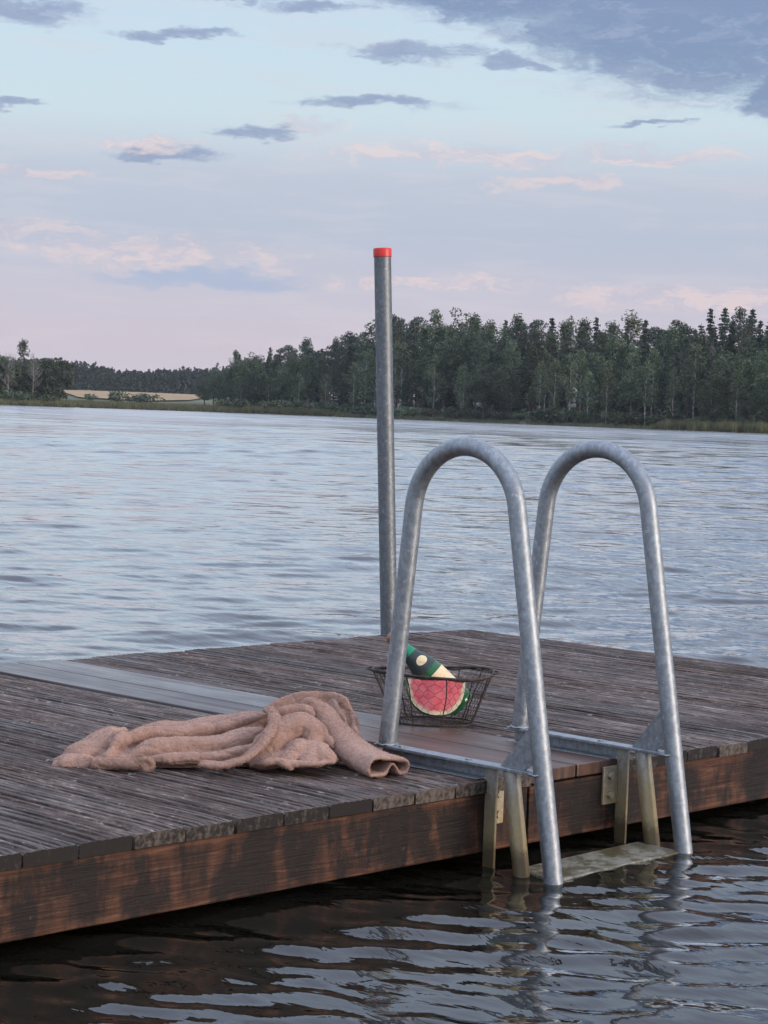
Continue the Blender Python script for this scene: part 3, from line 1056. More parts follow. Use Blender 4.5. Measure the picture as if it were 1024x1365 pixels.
def plank_mesh(seed, W=0.141, L=WIDTH, th=0.034):
    """decking plank with seven rounded ridges, worn a little unevenly"""
    g = np.random.default_rng(seed)
    nr = 7
    prof = []
    p = W / nr
    for i in range(nr):
        x0 = -W / 2 + i * p
        d = max(0.002, 0.0052 + g.normal(0, 0.0016))
        e = g.normal(0, 0.0011)
        q0, q1 = g.uniform(0.08, 0.17), g.uniform(0.08, 0.17)
        prof += [(x0 + q0 * p, -d), (x0 + (q0 + 0.10) * p, -0.0012 + e), (x0 + 0.5 * p, 0.0 + e), (x0 + (0.90 - q1) * p, -0.0012 + e), (x0 + (1 - q1) * p, -d)]
    prof[0] = (-W / 2, -0.006); prof[-1] = (W / 2, -0.006)
    prof = [(-W / 2, -th)] + prof + [(W / 2, -th)]
    ys = np.concatenate([[0, 0.010, 0.030], np.linspace(0.12, L - 0.12, 12), [L - 0.03, L - 0.01, L]])
    k = len(prof)
    V = []
    for y in ys:
        wv = 0.0012 * math.sin(y * 2.1 + seed) + g.normal(0, 0.0003)
        wear = min(1.0, 0.25 + min(y, L - y) / 0.035)
        for (x, z) in prof:
            if z > -0.02: z = -0.0026 * (1 - wear) + (z if abs(x) > W / 2 - 1e-6 else z * wear)
            V.append((x + 0.0012 * math.sin(y * 3 + seed * 2), y, z + (wv if z > -0.02 else 0) + g.normal(0, 0.00025)))
    F = [(i * k + j, i * k + (j + 1) % k, (i + 1) * k + (j + 1) % k, (i + 1) * k + j) for i in range(len(ys) - 1) for j in range(k)]
    F = [f[::-1] for f in F]
    F.append(tuple(range(k)))
    F.append(tuple((len(ys) - 1) * k + j for j in range(k - 1, -1, -1)))
    me = mesh_from('plank', V, F, M['deck'])
    me.materials.append(M['end'])
    for p_ in me.polygons[len(F) - 2:]: p_.material_index = 1
    return me


M['end'], n, b = material('wet_end_grain', Roughness=0.6)
t1 = n.noise(n.coord('Object'), 60, 4, 0.7)
oi = n.new('ShaderNodeObjectInfo').outputs['Random']
n.put(b.inputs['Base Color'], n.mix(n.smooth(n.math('ADD', t1, n.math('MULTIPLY', n.math('SUBTRACT', oi, 0.5), 0.35)), 0.42, 0.75), (0.014, 0.011, 0.009, 1), (0.13, 0.105, 0.085, 1)))
b.inputs['Specular IOR Level'].default_value = 0.25
PLANKS = [plank_mesh(s) for s in range(6)]


def dock_section(x0, x1, label, seed):
    g = random.Random(seed)
    root = empty('dock_section', ((x0 + x1) / 2, WIDTH / 2, 0))
    tag(root, label, 'dock', 'sections of the floating dock')
    ox, oy = -(x0 + x1) / 2, -WIDTH / 2
    return root, ox, oy, g


def beam_mesh(length, h, t, mat):
    mb = MB()
    mb.box(0, length, 0, t, 0, h, 0.004)
    return mb.mesh('beam', mat)


NEAR0, NEAR1, FAR0, FAR1 = -3.60, 0.172, 0.566, 2.745
GAP = 0.1475
BZ0, BZ1 = 0.052, DZ - 0.0362      # fascia bottom and top
near, ox, oy, g = dock_section(NEAR0, NEAR1, 'nearer section of grooved wooden dock with the bathrobe on it', 1)
x = NEAR1 - GAP / 2
i = 0
while x > NEAR0:
    o = obj('plank', PLANKS[g.randrange(6)], near, (x + ox, -0.006 + g.uniform(-0.004, 0.004) + oy, DZ + g.uniform(-0.0012, 0.0012)), (g.uniform(-0.0006, 0.0006), g.uniform(-0.008, 0.008), g.uniform(-0.001, 0.001)))
    x -= GAP
    i += 1
far, fox, foy, g = dock_section(FAR0, FAR1, 'farther section of grooved wooden dock with the wire basket on it', 2)
x = FAR0 + GAP / 2
while x < FAR1 - 0.03:
    obj('plank', PLANKS[g.randrange(6)], far, (x + fox, -0.006 + g.uniform(-0.004, 0.004) + foy, DZ + g.uniform(-0.0012, 0.0012)), (g.uniform(-0.0006, 0.0006), g.uniform(-0.008, 0.008), g.uniform(-0.001, 0.001)))
    x += GAP
last = x - GAP / 2
# two wide smooth boards that cover the joint
for bx in (0.180, 0.374):
    mb = MB()
    mb.box(0, 0.186, 0, WIDTH - 0.03, -0.034, 0, 0.003)
    obj('cover_board', mb.mesh('cover_board', M['board']), far, (bx + fox, 0.004 + foy, DZ + 0.003))
msw, n, b = material('screw_steel', Metallic=0.8, Roughness=0.5)
b.inputs['Base Color'].default_value = (0.10, 0.095, 0.09, 1)
mb = MB(); mb.add(*sweep([(0, 0, -0.004), (0, 0, 0.0), (0, 0, 0.0008)], [0.0042, 0.0042, 0.0028], n=10))
SCREW = mb.mesh('screw', msw)
gs_ = random.Random(3)
for (root, ox_, oy_) in ((near, ox, oy), (far, fox, foy)):
    for pl in [c_ for c_ in root.children if c_.name.startswith('plank')]:
        if pl.location.x - ox_ < -2.0: continue
        for yy in (0.045, 0.72, 1.42, 2.5):
            for dx in (-0.05, 0.05):
                if gs_.random() < 0.9: obj('screw', SCREW, root, (pl.location.x + dx + gs_.uniform(-0.004, 0.004), yy + oy_ + gs_.uniform(-0.01, 0.01), DZ - 0.0004))
# fascias, one per section
for (root, a, b_, ox_, oy_) in ((near, NEAR0, 0.17, ox, oy), (far, 0.178, last, fox, foy)):
    for yy in (0.004, WIDTH - 0.062):
        o = obj('fascia', beam_mesh(b_ - a, BZ1 - BZ0, 0.045, M['fascia']), root, (a + ox_, yy + oy_, BZ0))
    for yy in (0.7, 1.4, 2.0):
        obj('joist', beam_mesh(b_ - a - 0.14, BZ1 - BZ0 - 0.01, 0.05, M['fascia']), root, (a + ox_ + 0.07, yy + oy_, BZ0 + 0.004))
o = obj('end_board', beam_mesh(0.045, BZ1 - BZ0, WIDTH - 0.15, M['fascia']), far, (last - 0.047 + fox, 0.06 + foy, BZ0))
mfl, n, b = material('float_plastic', Roughness=0.55)
b.inputs['Base Color'].default_value = (0.010, 0.012, 0.018, 1)
for (root, xs, ox_, oy_) in ((near, (-3.3, -2.2, -0.95), ox, oy), (far, (0.75, 1.75), fox, foy)):
    for xx in xs:
        for yy in (0.22, 1.55):
            mb = MB()
            mb.box(0, 0.85, 0, 0.7, -0.25, BZ0 + 0.002, 0.03)
            o = obj('float', mb.mesh('float', mfl), root, (xx + ox_, yy + oy_, 0))


# ------------------------------------------------------------------ swim ladder
def hoop_path():
    """handrail in its own plane: (y, z) centre line"""
    c_ = np.array([0.110, 0.908]); r = 0.181

    def tangent(p, side):
        d = p - c_
        L = np.linalg.norm(d)
        a0 = math.atan2(d[1], d[0])
        return a0 + side * math.acos(r / L)
    foot = np.array([-0.236, 0.0]); back = np.array([0.357, 0.282])
    a1 = tangent(foot, -1); a2 = tangent(back, 1)
    t1 = c_ + r * np.array([math.cos(a1), math.sin(a1)])
    t2 = c_ + r * np.array([math.cos(a2), math.sin(a2)])
    d1 = (foot - t1) / np.linalg.norm(foot - t1)
    low = t1 + d1 * 1.55
    aa1 = a1 % (2 * math.pi); aa2 = a2 % (2 * math.pi)
    if aa2 > aa1: aa2 -= 2 * math.pi
    P = [low + (t1 - low) * t for t in np.linspace(0, 1, 12)]
    P += [c_ + r * np.array([math.cos(a), math.sin(a)]) for a in np.linspace(aa1, aa2, 30)[1:-1]]
    P += [t2 + (back - t2) * t for t in np.linspace(0, 1, 8)]
    return np.array(P), d1


HP, HD = hoop_path()
lad = empty('swim_ladder', (0.27, 0.0, DZ))
tag(lad, 'galvanised steel swim ladder with two tall hoop handrails bolted to the dock edge', 'ladder')
LO = Vector((-0.27, 0.0, -DZ))
for k, X in enumerate((0.0, 0.545)):
    s = 1 if k == 0 else -1                       # inward
    P = np.column_stack([np.full(len(HP), X), HP[:, 0], HP[:, 1]])
    mb = MB()
    mb.tube(P, 0.0241, 24)
    hr = mb.build('handrail', M['galv'], lad, True, loc=LO)
    # top flange runs from behind the back leg out to the front leg
    mb = MB()
    mb.box(X - 0.022, X + 0.022, -0.172, 0.388, 0.2752, 0.2835, 0.0015)
    mb.build('mounting_bar', M['galv'], lad, False, loc=LO)
    mb = MB()
    mb.box(X + 0.010, X + 0.017, 0.006, 0.384, 0.2442, 0.2750, 0.001)        # web
    mb.box(X - 0.030, X + 0.0095, 0.008, 0.384, 0.2420, 0.2450, 0.0008)      # foot
    mb.build('channel', M['galv'], lad, False, loc=LO)
    for yy in (0.30, 0.06):
        mb = MB()
        th = np.linspace(0, 2 * np.pi, 7)[:-1]
        mb.tube([(X - 0.004, yy, 0.283), (X - 0.004, yy, 0.2875)], 0.009, 6)
        mb.build('bolt', M['galv'], lad, False, loc=LO)
    # gusset between bar and front leg, with a cut corner
    mb = MB()
    tri = [(-0.048, 0.2836), (-0.128, 0.2836), (-0.142, 0.296), (-0.158, 0.300), (-0.151, 0.392), (-0.143, 0.398)]
    nt_ = len(tri)
    V = [(X - 0.004, y, z) for y, z in tri] + [(X + 0.004, y, z) for y, z in tri]
    F = [tuple(range(nt_)), tuple(range(2 * nt_ - 1, nt_ - 1, -1))] + [(i, i + nt_, (i + 1) % nt_ + nt_, (i + 1) % nt_) for i in range(nt_)]
    mb.add(V, F)
    gs = mb.build('gusset', M['galv'], lad, False, loc=LO)
    for (wp, wr) in (((X, -0.1745, 0.2795), 0.0262), ((X, 0.3572, 0.2850), 0.0262)):     # weld beads
        ring = [(wp[0] + wr * math.cos(t), wp[1] + wr * math.sin(t), wp[2] + 0.0012 * math.sin(7 * t)) for t in np.linspace(0, 2 * math.pi, 25)]
        mb = MB(); mb.tube(ring, 0.0034, 6); mb.build('weld', M['galv'], lad, True, loc=LO)
    # inner tube under the bar, parallel to the leg
    a0 = np.array([-0.082, 0.2750]); b0 = a0 + HD * 0.9
    mb = MB()
    mb.tube([(X, *(a0 + (b0 - a0) * t)) for t in np.linspace(0, 1, 6)], 0.0215, 20)
    mb.build('support_tube', M['galv_st'], lad, True, loc=LO)
    # upright flat and its bolted foot on the fascia
    mb = MB()
    mb.box(X - 0.004, X + 0.004, -0.036, 0.0015, -0.06, 0.2748, 0.001)
    mb.build('upright', M['galv_st'], lad, False, loc=LO)
    mb = MB()
    x0, x1 = (X + 0.0045, X + 0.066) if s > 0 else (X - 0.066, X - 0.0045)
    mb.box(x0, x1, -0.0045, 0.0035, 0.122, 0.226, 0.002)
    br = mb.build('bracket', M['galv_st'], lad, False, loc=LO)
    for zz in (0.148, 0.200):
        mb = MB()
        xc = X + s * 0.040
        mb.tube([(xc, -0.0150, zz), (xc, -0.0043, zz)], 0.0105, 6)
        mb.build('bolt', M['galv_st'], br, False)
# tread awash at the waterline
mst, n, b = material('algae_tread', Roughness=0.35)
co = n.coord('Object')
t1 = n.noise(co, 9, 5, 0.6); t2 = n.noise(co, 60, 4, 0.7)
bc = n.mix(n.smooth(n.math('ADD', t1, n.math('MULTIPLY', n.math('SUBTRACT', t2, 0.5), 0.5)), 0.40, 0.62), (0.075, 0.062, 0.026, 1), (0.24, 0.23, 0.185, 1))
n.put(b.inputs['Base Color'], bc)
n.put(b.inputs['Normal'], n.bump(t2, 0.4, 0.003))
mb = MB()
mb.box(0.014, 0.531, -0.235, -0.088, -0.012, 0.0, 0.004)
st = mb.build('step', mst, lad, False, loc=(LO.x, LO.y, LO.z + WATER_Z + 0.005), rot=(R(0.8), R(-0.8), 0))
mb = MB()
mb.box(0.014, 0.531, -0.245, -0.10, -0.32, -0.30, 0.004)
mb.build('step', mst, lad, False, loc=LO)

# ------------------------------------------------------------------ mooring pole
pole = empty('mooring_pole', (2.369, 2.648, WATER_Z))
tag(pole, 'tall galvanised steel pole with red cap behind the far edge of the dock', 'pole')
tilt = np.array([-0.060, 0.061, 1.638]); tilt /= tilt[2]
pp = lambda z: (tilt[0] * (z - 0.21), tilt[1] * (z - 0.21), z)
mb = MB()
mb.tube([pp(z) for z in np.linspace(-1.2, 1.812, 12)], 0.0362, 28)
mb.build('tube', M['galv_pole'], pole, True)
mcap, n, b = material('red_plastic', Roughness=0.4)
t1 = n.noise(n.coord('Object'), 40, 3, 0.6)
n.put(b.inputs['Base Color'], n.mix(t1, (0.62, 0.022, 0.020, 1), (0.72, 0.04, 0.032, 1)))
mb = MB()
mb.add(*sweep([pp(z) for z in (1.802, 1.8035, 1.835, 1.8385, 1.840)], [0.0372, 0.0392, 0.0392, 0.0375, 0.034], n=28))
mb.build('cap', mcap, pole, True)

# ------------------------------------------------------------------ bathrobe
mro, n, b = material('terry_cloth', Roughness=0.95)
co = n.coord('Object')
big_ = n.noise(co, 9, 4, 0.6)
loops = n.noise(co, 240, 3, 0.7)
tuft = n.noise(co, 75, 4, 0.65)
cl = n.mix(n.smooth(big_, 0.35, 0.65), (0.36, 0.222, 0.172, 1), (0.42, 0.268, 0.211, 1))
cl = n.mix(n.smooth(n.math('ADD', n.math('MULTIPLY', loops, 0.5), n.math('MULTIPLY', tuft, 0.5)), 0.38, 0.62), n.mix(0.24, cl, (0.22, 0.12, 0.09, 1)), cl)
n.put(b.inputs['Base Color'], cl)
b.inputs['Specular IOR Level'].default_value = 0.1
b.inputs['Sheen Weight'].default_value = 0.35
b.inputs['Sheen Roughness'].default_value = 0.6
b.inputs['Sheen Tint'].default_value = (0.85, 0.68, 0.6, 1)
n.put(b.inputs['Normal'], n.bump(n.math('ADD', n.math('MULTIPLY', loops, 0.6), tuft), 0.7, 0.006))

robe = empty('bathrobe', (-0.486, 0.458, DZ), R(VIEW - 90 + 0.1))
tag(robe, 'dusty pink terry bathrobe lying crumpled on the dock', 'bathrobe')
# rolls and standing edges of the cloth: centre line (along, across, height), half height, half width
FOLDS = [
    ([(-0.427, 0.06, -0.012), (-0.388, 0.1, 0.008), (-0.349, 0.13, 0.03), (-0.31, 0.16, 0.05), (-0.272, 0.18, 0.056)], 0.034, 0.055),
    ([(-0.44, 0.03, -0.008), (-0.388, 0.03, 0.001), (-0.33, 0.035, 0.005)], 0.027, 0.034),
    ([(-0.275, 0.13, 0.08), (-0.285, 0.09, 0.059), (-0.301, 0.05, 0.028), (-0.318, 0.015, 0.002)], 0.014, 0.014),
    ([(-0.291, 0.2, 0.048), (-0.204, 0.23, 0.057), (-0.126, 0.25, 0.057), (-0.05, 0.28, 0.068), (0.039, 0.3, 0.085), (0.107, 0.32, 0.104)], 0.034, 0.05),
    ([(-0.295, 0.07, 0.015), (-0.285, 0.1, 0.038), (-0.26, 0.13, 0.059), (-0.21, 0.16, 0.069), (-0.126, 0.17, 0.073), (-0.05, 0.19, 0.082), (0.039, 0.21, 0.107), (0.109, 0.22, 0.12)], 0.018, 0.02),
    ([(-0.26, 0.06, 0.02), (-0.204, 0.085, 0.039), (-0.116, 0.1, 0.047), (-0.029, 0.11, 0.053), (0.049, 0.13, 0.074), (0.093, 0.14, 0.095)], 0.026, 0.032),
    ([(-0.223, 0.025, 0.019), (-0.146, 0.03, 0.027), (-0.058, 0.03, 0.03), (0.023, 0.04, 0.045), (0.078, 0.06, 0.067)], 0.016, 0.02),
    ([(0.049, 0.04, 0.026), (0.097, 0.07, 0.062), (0.146, 0.11, 0.094), (0.184, 0.13, 0.104), (0.213, 0.12, 0.093), (0.233, 0.08, 0.061)], 0.036, 0.042),
    ([(0.194, 0.085, 0.079), (0.171, 0.05, 0.052), (0.144, 0.0, 0.025)], 0.016, 0.026),
    ([(0.213, 0.085, 0.076), (0.21, 0.05, 0.05), (0.202, 0.0, 0.025)], 0.016, 0.028),
    ([(0.229, 0.085, 0.072), (0.248, 0.05, 0.051), (0.272, 0.005, 0.032)], 0.016, 0.026),
    ([(0.144, 0.0, 0.032), (0.202, -0.004, 0.03), (0.272, 0.002, 0.038)], 0.009, 0.014),
    ([(-0.272, 0.16, 0.024), (-0.204, 0.195, 0.034), (-0.116, 0.215, 0.035), (-0.019, 0.24, 0.05), (0.078, 0.27, 0.074)], 0.03, 0.035),
    ([(-0.252, 0.1, 0.011), (-0.194, 0.125, 0.025), (-0.107, 0.14, 0.029), (-0.019, 0.155, 0.039), (0.074, 0.18, 0.066)], 0.026, 0.03),
    ([(-0.223, 0.055, 0.0), (-0.146, 0.065, 0.009), (-0.049, 0.075, 0.015), (0.049, 0.1, 0.036)], 0.022, 0.026),
    ([(0.058, 0.03, 0.016), (0.116, 0.04, 0.03), (0.175, 0.055, 0.044)], 0.02, 0.03),
    ([(0.074, 0.0, 0.024), (0.113, -0.005, 0.034), (0.151, -0.01, 0.033), (0.171, -0.01, 0.019)], 0.01, 0.016),
    ([(0.101, 0.22, 0.118), (0.146, 0.23, 0.132), (0.19, 0.235, 0.135), (0.215, 0.22, 0.121)], 0.015, 0.017),
    ([(0.194, 0.2, 0.115), (0.225, 0.18, 0.1), (0.252, 0.15, 0.071), (0.272, 0.12, 0.049)], 0.015, 0.018),
    ([(0.054, 0.33, 0.061), (0.097, 0.37, 0.077), (0.155, 0.4, 0.094), (0.213, 0.43, 0.103), (0.256, 0.42, 0.102), (0.291, 0.4, 0.087), (0.326, 0.38, 0.068)], 0.06, 0.013),
    ([(0.243, 0.41, 0.116), (0.264, 0.36, 0.1), (0.279, 0.31, 0.079)], 0.045, 0.014),
    ([(0.326, 0.38, 0.098), (0.316, 0.34, 0.081), (0.322, 0.29, 0.058), (0.33, 0.27, 0.046)], 0.03, 0.013),
    ([(0.295, 0.37, 0.109), (0.291, 0.32, 0.086), (0.301, 0.27, 0.067)], 0.035, 0.014),
    ([(-0.40, 0.1, -0.02), (-0.33, 0.12, -0.01), (-0.194, 0.14, 0.0), (0.0, 0.17, 0.02), (0.194, 0.22, 0.035), (0.281, 0.24, 0.005)], 0.045, 0.10),
    ([(0.10, 0.30, 0.04), (0.20, 0.34, 0.045), (0.27, 0.32, 0.03)], 0.05, 0.07),
]
BELT = [(0.097, 0.2, 0.137), (0.116, 0.125, 0.126), (0.105, 0.045, 0.096), (0.081, 0.0, 0.066), (0.047, -0.03, 0.042), (-0.004, -0.04, 0.026), (-0.062, -0.03, 0.024)]
SLEEVE = [(0.178, 0.27, 0.127), (0.204, 0.28, 0.138), (0.237, 0.26, 0.121), (0.272, 0.22, 0.084), (0.307, 0.16, 0.056), (0.359, 0.08, 0.034), (0.417, 0.0, 0.026)]


def wobble(V, amp, sc_, seed):
    g = np.random.default_rng(seed)
    D = np.zeros(len(V))
    for i in range(14):
        k = g.normal(0, sc_, 3)
        D += np.sin(V @ k + g.random() * 6.283)
    return D * amp / 14 ** 0.5


def voxel(V, F, size, smooth_it):
    me = mesh_from('tmp', V, F, None)
    o = bpy.data.objects.new('tmp', me)
    col.objects.link(o)
    md = o.modifiers.new('r', 'REMESH')
    md.mode = 'VOXEL'
    md.voxel_size = size
    sm = o.modifiers.new('s', 'SMOOTH')
    sm.factor = 0.5
    sm.iterations = smooth_it
    dg = bpy.context.evaluated_depsgraph_get()
    res = bpy.data.meshes.new_from_object(o.evaluated_get(dg))
    bpy.data.objects.remove(o)
    bpy.data.meshes.remove(me)
    return res


def finish_cloth(me, name, parent, amp=0.0022, seed=1):
    k = len(me.vertices)
    V = np.empty(k * 3, np.float32); me.vertices.foreach_get('co', V); V = V.reshape(-1, 3)
    Nn = np.empty(k * 3, np.float32); me.vertices.foreach_get('normal', Nn); Nn = Nn.reshape(-1, 3)
    phi = wobble(V * np.array([0.28, 1.0, 1.2]), 1.0, 58, seed + 7)
    V = V - Nn * (0.0022 * np.exp(-(phi / 0.14) ** 2) * (amp > 0.0014))[:, None]
    V = V + Nn * (wobble(V * np.array([0.55, 1.0, 1.15]), amp, 75, seed) + wobble(V, amp * 0.35, 260, seed + 1) + wobble(V, amp * 0.28, 700, seed + 2))[:, None]
    V[:, 2] = np.maximum(V[:, 2], 0.0006)
    me.vertices.foreach_set('co', V.astype(np.float32).ravel())
    me.materials.clear()
    me.materials.append(mro)
    me.polygons.foreach_set('use_smooth', np.ones(len(me.polygons), bool))
    me.update()
    o = obj(name, me, parent)
    return o, V, Nn


mb = MB()
gf = np.random.default_rng(17)
for pts, a_, b_ in FOLDS:
    P = catmull(pts, 7)
    k = len(P)
    P = P + np.column_stack([wobble(P, 0.002, 30, int(gf.integers(99))), wobble(P, 0.003, 30, int(gf.integers(99))), wobble(P, 0.0015, 60, int(gf.integers(99)))])
    tp = np.clip(np.minimum(np.arange(k), np.arange(k)[::-1]) / (0.22 * k), 0.55 if pts[0][0] < -0.40 and k > 2 else 0.10, 1) ** 0.6
    va = 1 + 0.07 * np.sin(np.arange(k) * gf.uniform(0.25, 0.5) + gf.random() * 6)
    mb.add(*sweep(P, b_ * tp * va, a_ * tp, 16, True, True))
body_me = voxel(mb.v, mb.f, 0.0033, 2)
body, BV, BN = finish_cloth(body_me, 'body', robe, 0.0015, 3)
mb = MB()
mb.add(*sweep(catmull(BELT, 8), 0.0175, 0.0095, 14, True, True))
bme = voxel(mb.v, mb.f, 0.004, 2)
mb = MB()
for pts_, r_ in (([(-0.335, 0.0, 0.012), (-0.272, -0.012, 0.017), (-0.217, -0.022, 0.020), (-0.192, -0.026, 0.019)], 0.0155),
                 ([(-0.222, -0.03, 0.030), (-0.196, -0.034, 0.032), (-0.180, -0.034, 0.020), (-0.190, -0.036, 0.009), (-0.205, -0.034, 0.010)], 0.0080)):
    P = catmull(pts_, 8)
    mb.add(*sweep(P, r_ * 1.1, r_, 14, True, True))
hem, V4, N4 = finish_cloth(voxel(mb.v, mb.f, 0.0035, 2), 'rolled_hem', robe, 0.0016, 12)


belt, V2, N2 = finish_cloth(bme, 'belt', robe, 0.0015, 9)


def sleeve_mesh():
    P = catmull(SLEEVE, 8)
    k = len(P); n_ = 44
    T, A, B = frames(P)
    z = np.array([0, 0, 1.0])
    A = np.cross(z, T); A /= np.linalg.norm(A, axis=1)[:, None]
    B = np.cross(T, A)
    t = np.linspace(0, 1, k)
    ra = np.interp(t, [0, 0.12, 0.4, 0.7, 1], [0.02, 0.026, 0.032, 0.048, 0.066])
    rb = np.interp(t, [0, 0.12, 0.4, 0.7, 1], [0.018, 0.022, 0.026, 0.030, 0.034])
    th = np.linspace(0, 2 * np.pi, n_, endpoint=False)
    V = []
    for i in range(k):
        dent = np.interp(t[i], [0.45, 0.8, 1], [0, 0.35, 1.0])
        x_ = ra[i] * np.cos(th)
        zz = rb[i] * np.sin(th)
        up_ = np.maximum(np.sin(th), 0); dn = np.maximum(-np.sin(th), 0)
        zz = zz + dent * up_ * (0.010 * np.cos(2 * th + 0.6))
        zz = zz + dent * dn * 0.046 * np.exp(-((x_ - 0.012) / 0.017) ** 2)      # underside pushed up between two lobes
        Q = P[i][None] + A[i][None] * x_[:, None] + B[i][None] * zz[:, None]
        V.append(Q)
    V = np.array(V)
    V[..., 2] = np.maximum(V[..., 2], 0.007)
    me = grid_mesh('sleeve', V.transpose(1, 0, 2), mro, True)
    o = bpy.data.objects.new('tmp', me)
    col.objects.link(o)
    so = o.modifiers.new('s', 'SOLIDIFY'); so.thickness = 0.009; so.offset = -0.6
    ss = o.modifiers.new('u', 'SUBSURF'); ss.levels = 2
    dg = bpy.context.evaluated_depsgraph_get()
    res = bpy.data.meshes.new_from_object(o.evaluated_get(dg))
    bpy.data.objects.remove(o)
    return res


sleeve, V3, N3 = finish_cloth(sleeve_mesh(), 'sleeve', robe, 0.0012, 5)


def pile():
    """short loops of terry standing off the cloth"""
    g = np.random.default_rng(3)
    out_ = []
    for V, Nn, cnt in ((BV, BN, 110000), (V2, N2, 11000), (V3, N3, 34000), (V4, N4, 8000)):
        i = g.integers(0, len(V), cnt)
        p = V[i] + g.normal(0, 0.0012, (cnt, 3)) - Nn[i] * 0.0006
        d = Nn[i] + g.normal(0, 0.4, (cnt, 3))
        d /= np.linalg.norm(d, axis=1)[:, None]
        L = (0.0014 + 0.0022 * g.random(cnt))[:, None]
        s = np.cross(d, rand_dirs(g, cnt)); s /= np.linalg.norm(s, axis=1)[:, None] + 1e-6
        s *= 0.0006
        Q = np.stack([p - s, p + s, p + d * L], 1)
        Q = Q[Q[:, 2, 2] > 0.001]
        out_.append(Q.reshape(-1, 3))
    o = obj('terry_pile', quads_mesh('terry_pile', np.vstack(out_), mro, 3), robe)
    o['kind'] = 'stuff'


pile()

# ------------------------------------------------------------------ basket, bottle, melon
BK = Vector((0.600, 0.745, DZ + 0.001))
BROT = R(VIEW - 90)
bas = empty('wire_basket', BK, BROT)
tag(bas, 'rusty dark wire basket holding melon and a bottle, beside the ladder', 'basket')
mw, n, b = material('rusty_wire', Metallic=0.35, Roughness=0.7)
t1 = n.noise(n.coord('Object'), 60, 3, 0.6)
n.put(b.inputs['Base Color'], n.mix(n.smooth(t1, 0.4, 0.65), (0.030, 0.024, 0.022, 1), (0.085, 0.055, 0.042, 1)))


def sq(th, a, b_, p=2.7):
    c_, s_ = np.cos(th), np.sin(th)
    return np.array([np.sign(c_) * abs(c_) ** (2 / p) * a, np.sign(s_) * abs(s_) ** (2 / p) * b_])


def bpt(th, f):
    """point on the basket wall: f = 0 bottom .. 1 rim"""
    q = sq(th, 0.117 + 0.060 * f, 0.088 + 0.045 * f)
    z = 0.005 + 0.150 * f
    bend = 0.006 * math.sin(3 * th + 1) * f
    return np.array([q[0] - 0.006 * f + bend, q[1] + bend, z + 0.006 * math.sin(2 * th + 0.5) * f])


TH = np.linspace(0, 2 * np.pi, 61)
for (f, r) in ((1.0, 0.0042), (0.0, 0.0030)):
    mb = MB(); mb.tube([bpt(t, f) for t in TH], r, 7)
    mb.build('rim' if f else 'base_ring', mw, bas, True)
mb = MB(); mb.tube([bpt(t, 0.965) + 0.002 * np.array([math.cos(t * 9), math.sin(t * 9), math.cos(t * 13)]) for t in TH], 0.0022, 5)
mb.build('rim_binding', mw, bas, True)
for t in np.linspace(0, 2 * np.pi, 13)[:-1] + 0.12:
    mb = MB(); mb.tube([bpt(t + 0.02 * math.sin(f * 5 + t), f) for f in np.linspace(0, 1, 6)], 0.0019, 5)
    mb.build('rib', mw, bas, True)
# hexagon netting on the wall and the floor
mb = MB()
nc, nrw = 46, 8


def hexnet(fn, nc, nrw):
    for r in range(nrw):
        for c_ in range(nc):
            o_ = 0.5 * (r % 2)
            u0, v0 = c_ + o_, r
            for (du, dv, eu, ev) in ((0, 0.0, 0, 0.36), (0, 0.36, 0.5, 0.98), (0, 0.36, -0.5, 0.98)):
                p, q = fn(u0 + du, v0 + dv), fn(u0 + eu, v0 + ev)
                if p is None or q is None: continue
                mb.add(*sweep([p, q], 0.0006, n=3, caps=False))


hexnet(lambda u, v: bpt(2 * math.pi * u / nc, min(1, v / nrw)), nc, nrw)


def floor_pt(u, v):
    p = np.array([(u - 7) * 0.018, (v - 6) * 0.018, 0.004])
    q = (abs(p[0]) / 0.117) ** 2.7 + (abs(p[1]) / 0.088) ** 2.7
    return p if q < 1.08 else None


hexnet(floor_pt, 15, 13)
mb.build('netting', mw, bas)
for sx_ in (-1, 1):                                  # small end handles
    e = bpt(0.0 if sx_ > 0 else math.pi, 1.0)
    P = [e + np.array([sx_ * dx, dy, dz]) for dx, dy, dz in ((0, -0.04, 0), (0.012, -0.03, 0.002), (0.018, 0, 0.001), (0.012, 0.03, 0.0), (0, 0.04, -0.002))]
    mb2 = MB(); mb2.tube(catmull(P, 5), 0.0026, 6); mb2.build('handle', mw, bas, True)

# melon
mfl_, n, b = material('melon_flesh', Roughness=0.35)
co = n.coord('Object')
x, y, z = n.sep(co)
rad = n.new('ShaderNodeAttribute'); rad.attribute_name = 'rind'
t1 = n.noise(co, 45, 4, 0.6); t2 = n.noise(co, 220, 3, 0.6)
fl = n.mix(n.smooth(t1, 0.35, 0.65), (0.78, 0.11, 0.14, 1), (0.84, 0.21, 0.22, 1))
fl = n.mix(n.math('MULTIPLY', n.smooth(t2, 0.6, 0.72), 0.22), fl, (0.86, 0.40, 0.36, 1))
edge_ = n.math('ADD', rad.outputs['Fac'], n.math('MULTIPLY', n.math('SUBTRACT', t1, 0.5), 0.10))
cc = n.mix(n.smooth(edge_, 0.84, 0.95), fl, (0.80, 0.70, 0.46, 1))
n.put(b.inputs['Base Color'], cc)
b.inputs['Subsurface Weight'].default_value = 0.15
b.inputs['Subsurface Radius'].default_value = (0.02, 0.006, 0.005)
b.inputs['Subsurface Scale'].default_value = 0.3
n.put(b.inputs['Normal'], n.bump(t2, 0.3, 0.002))
mrd, n, b = material('melon_rind', Roughness=0.3)
st_ = n.noise(n.mapping(n.coord('Object'), scale=(40, 40, 9)), 1.0, 4, 0.6, 0.5)
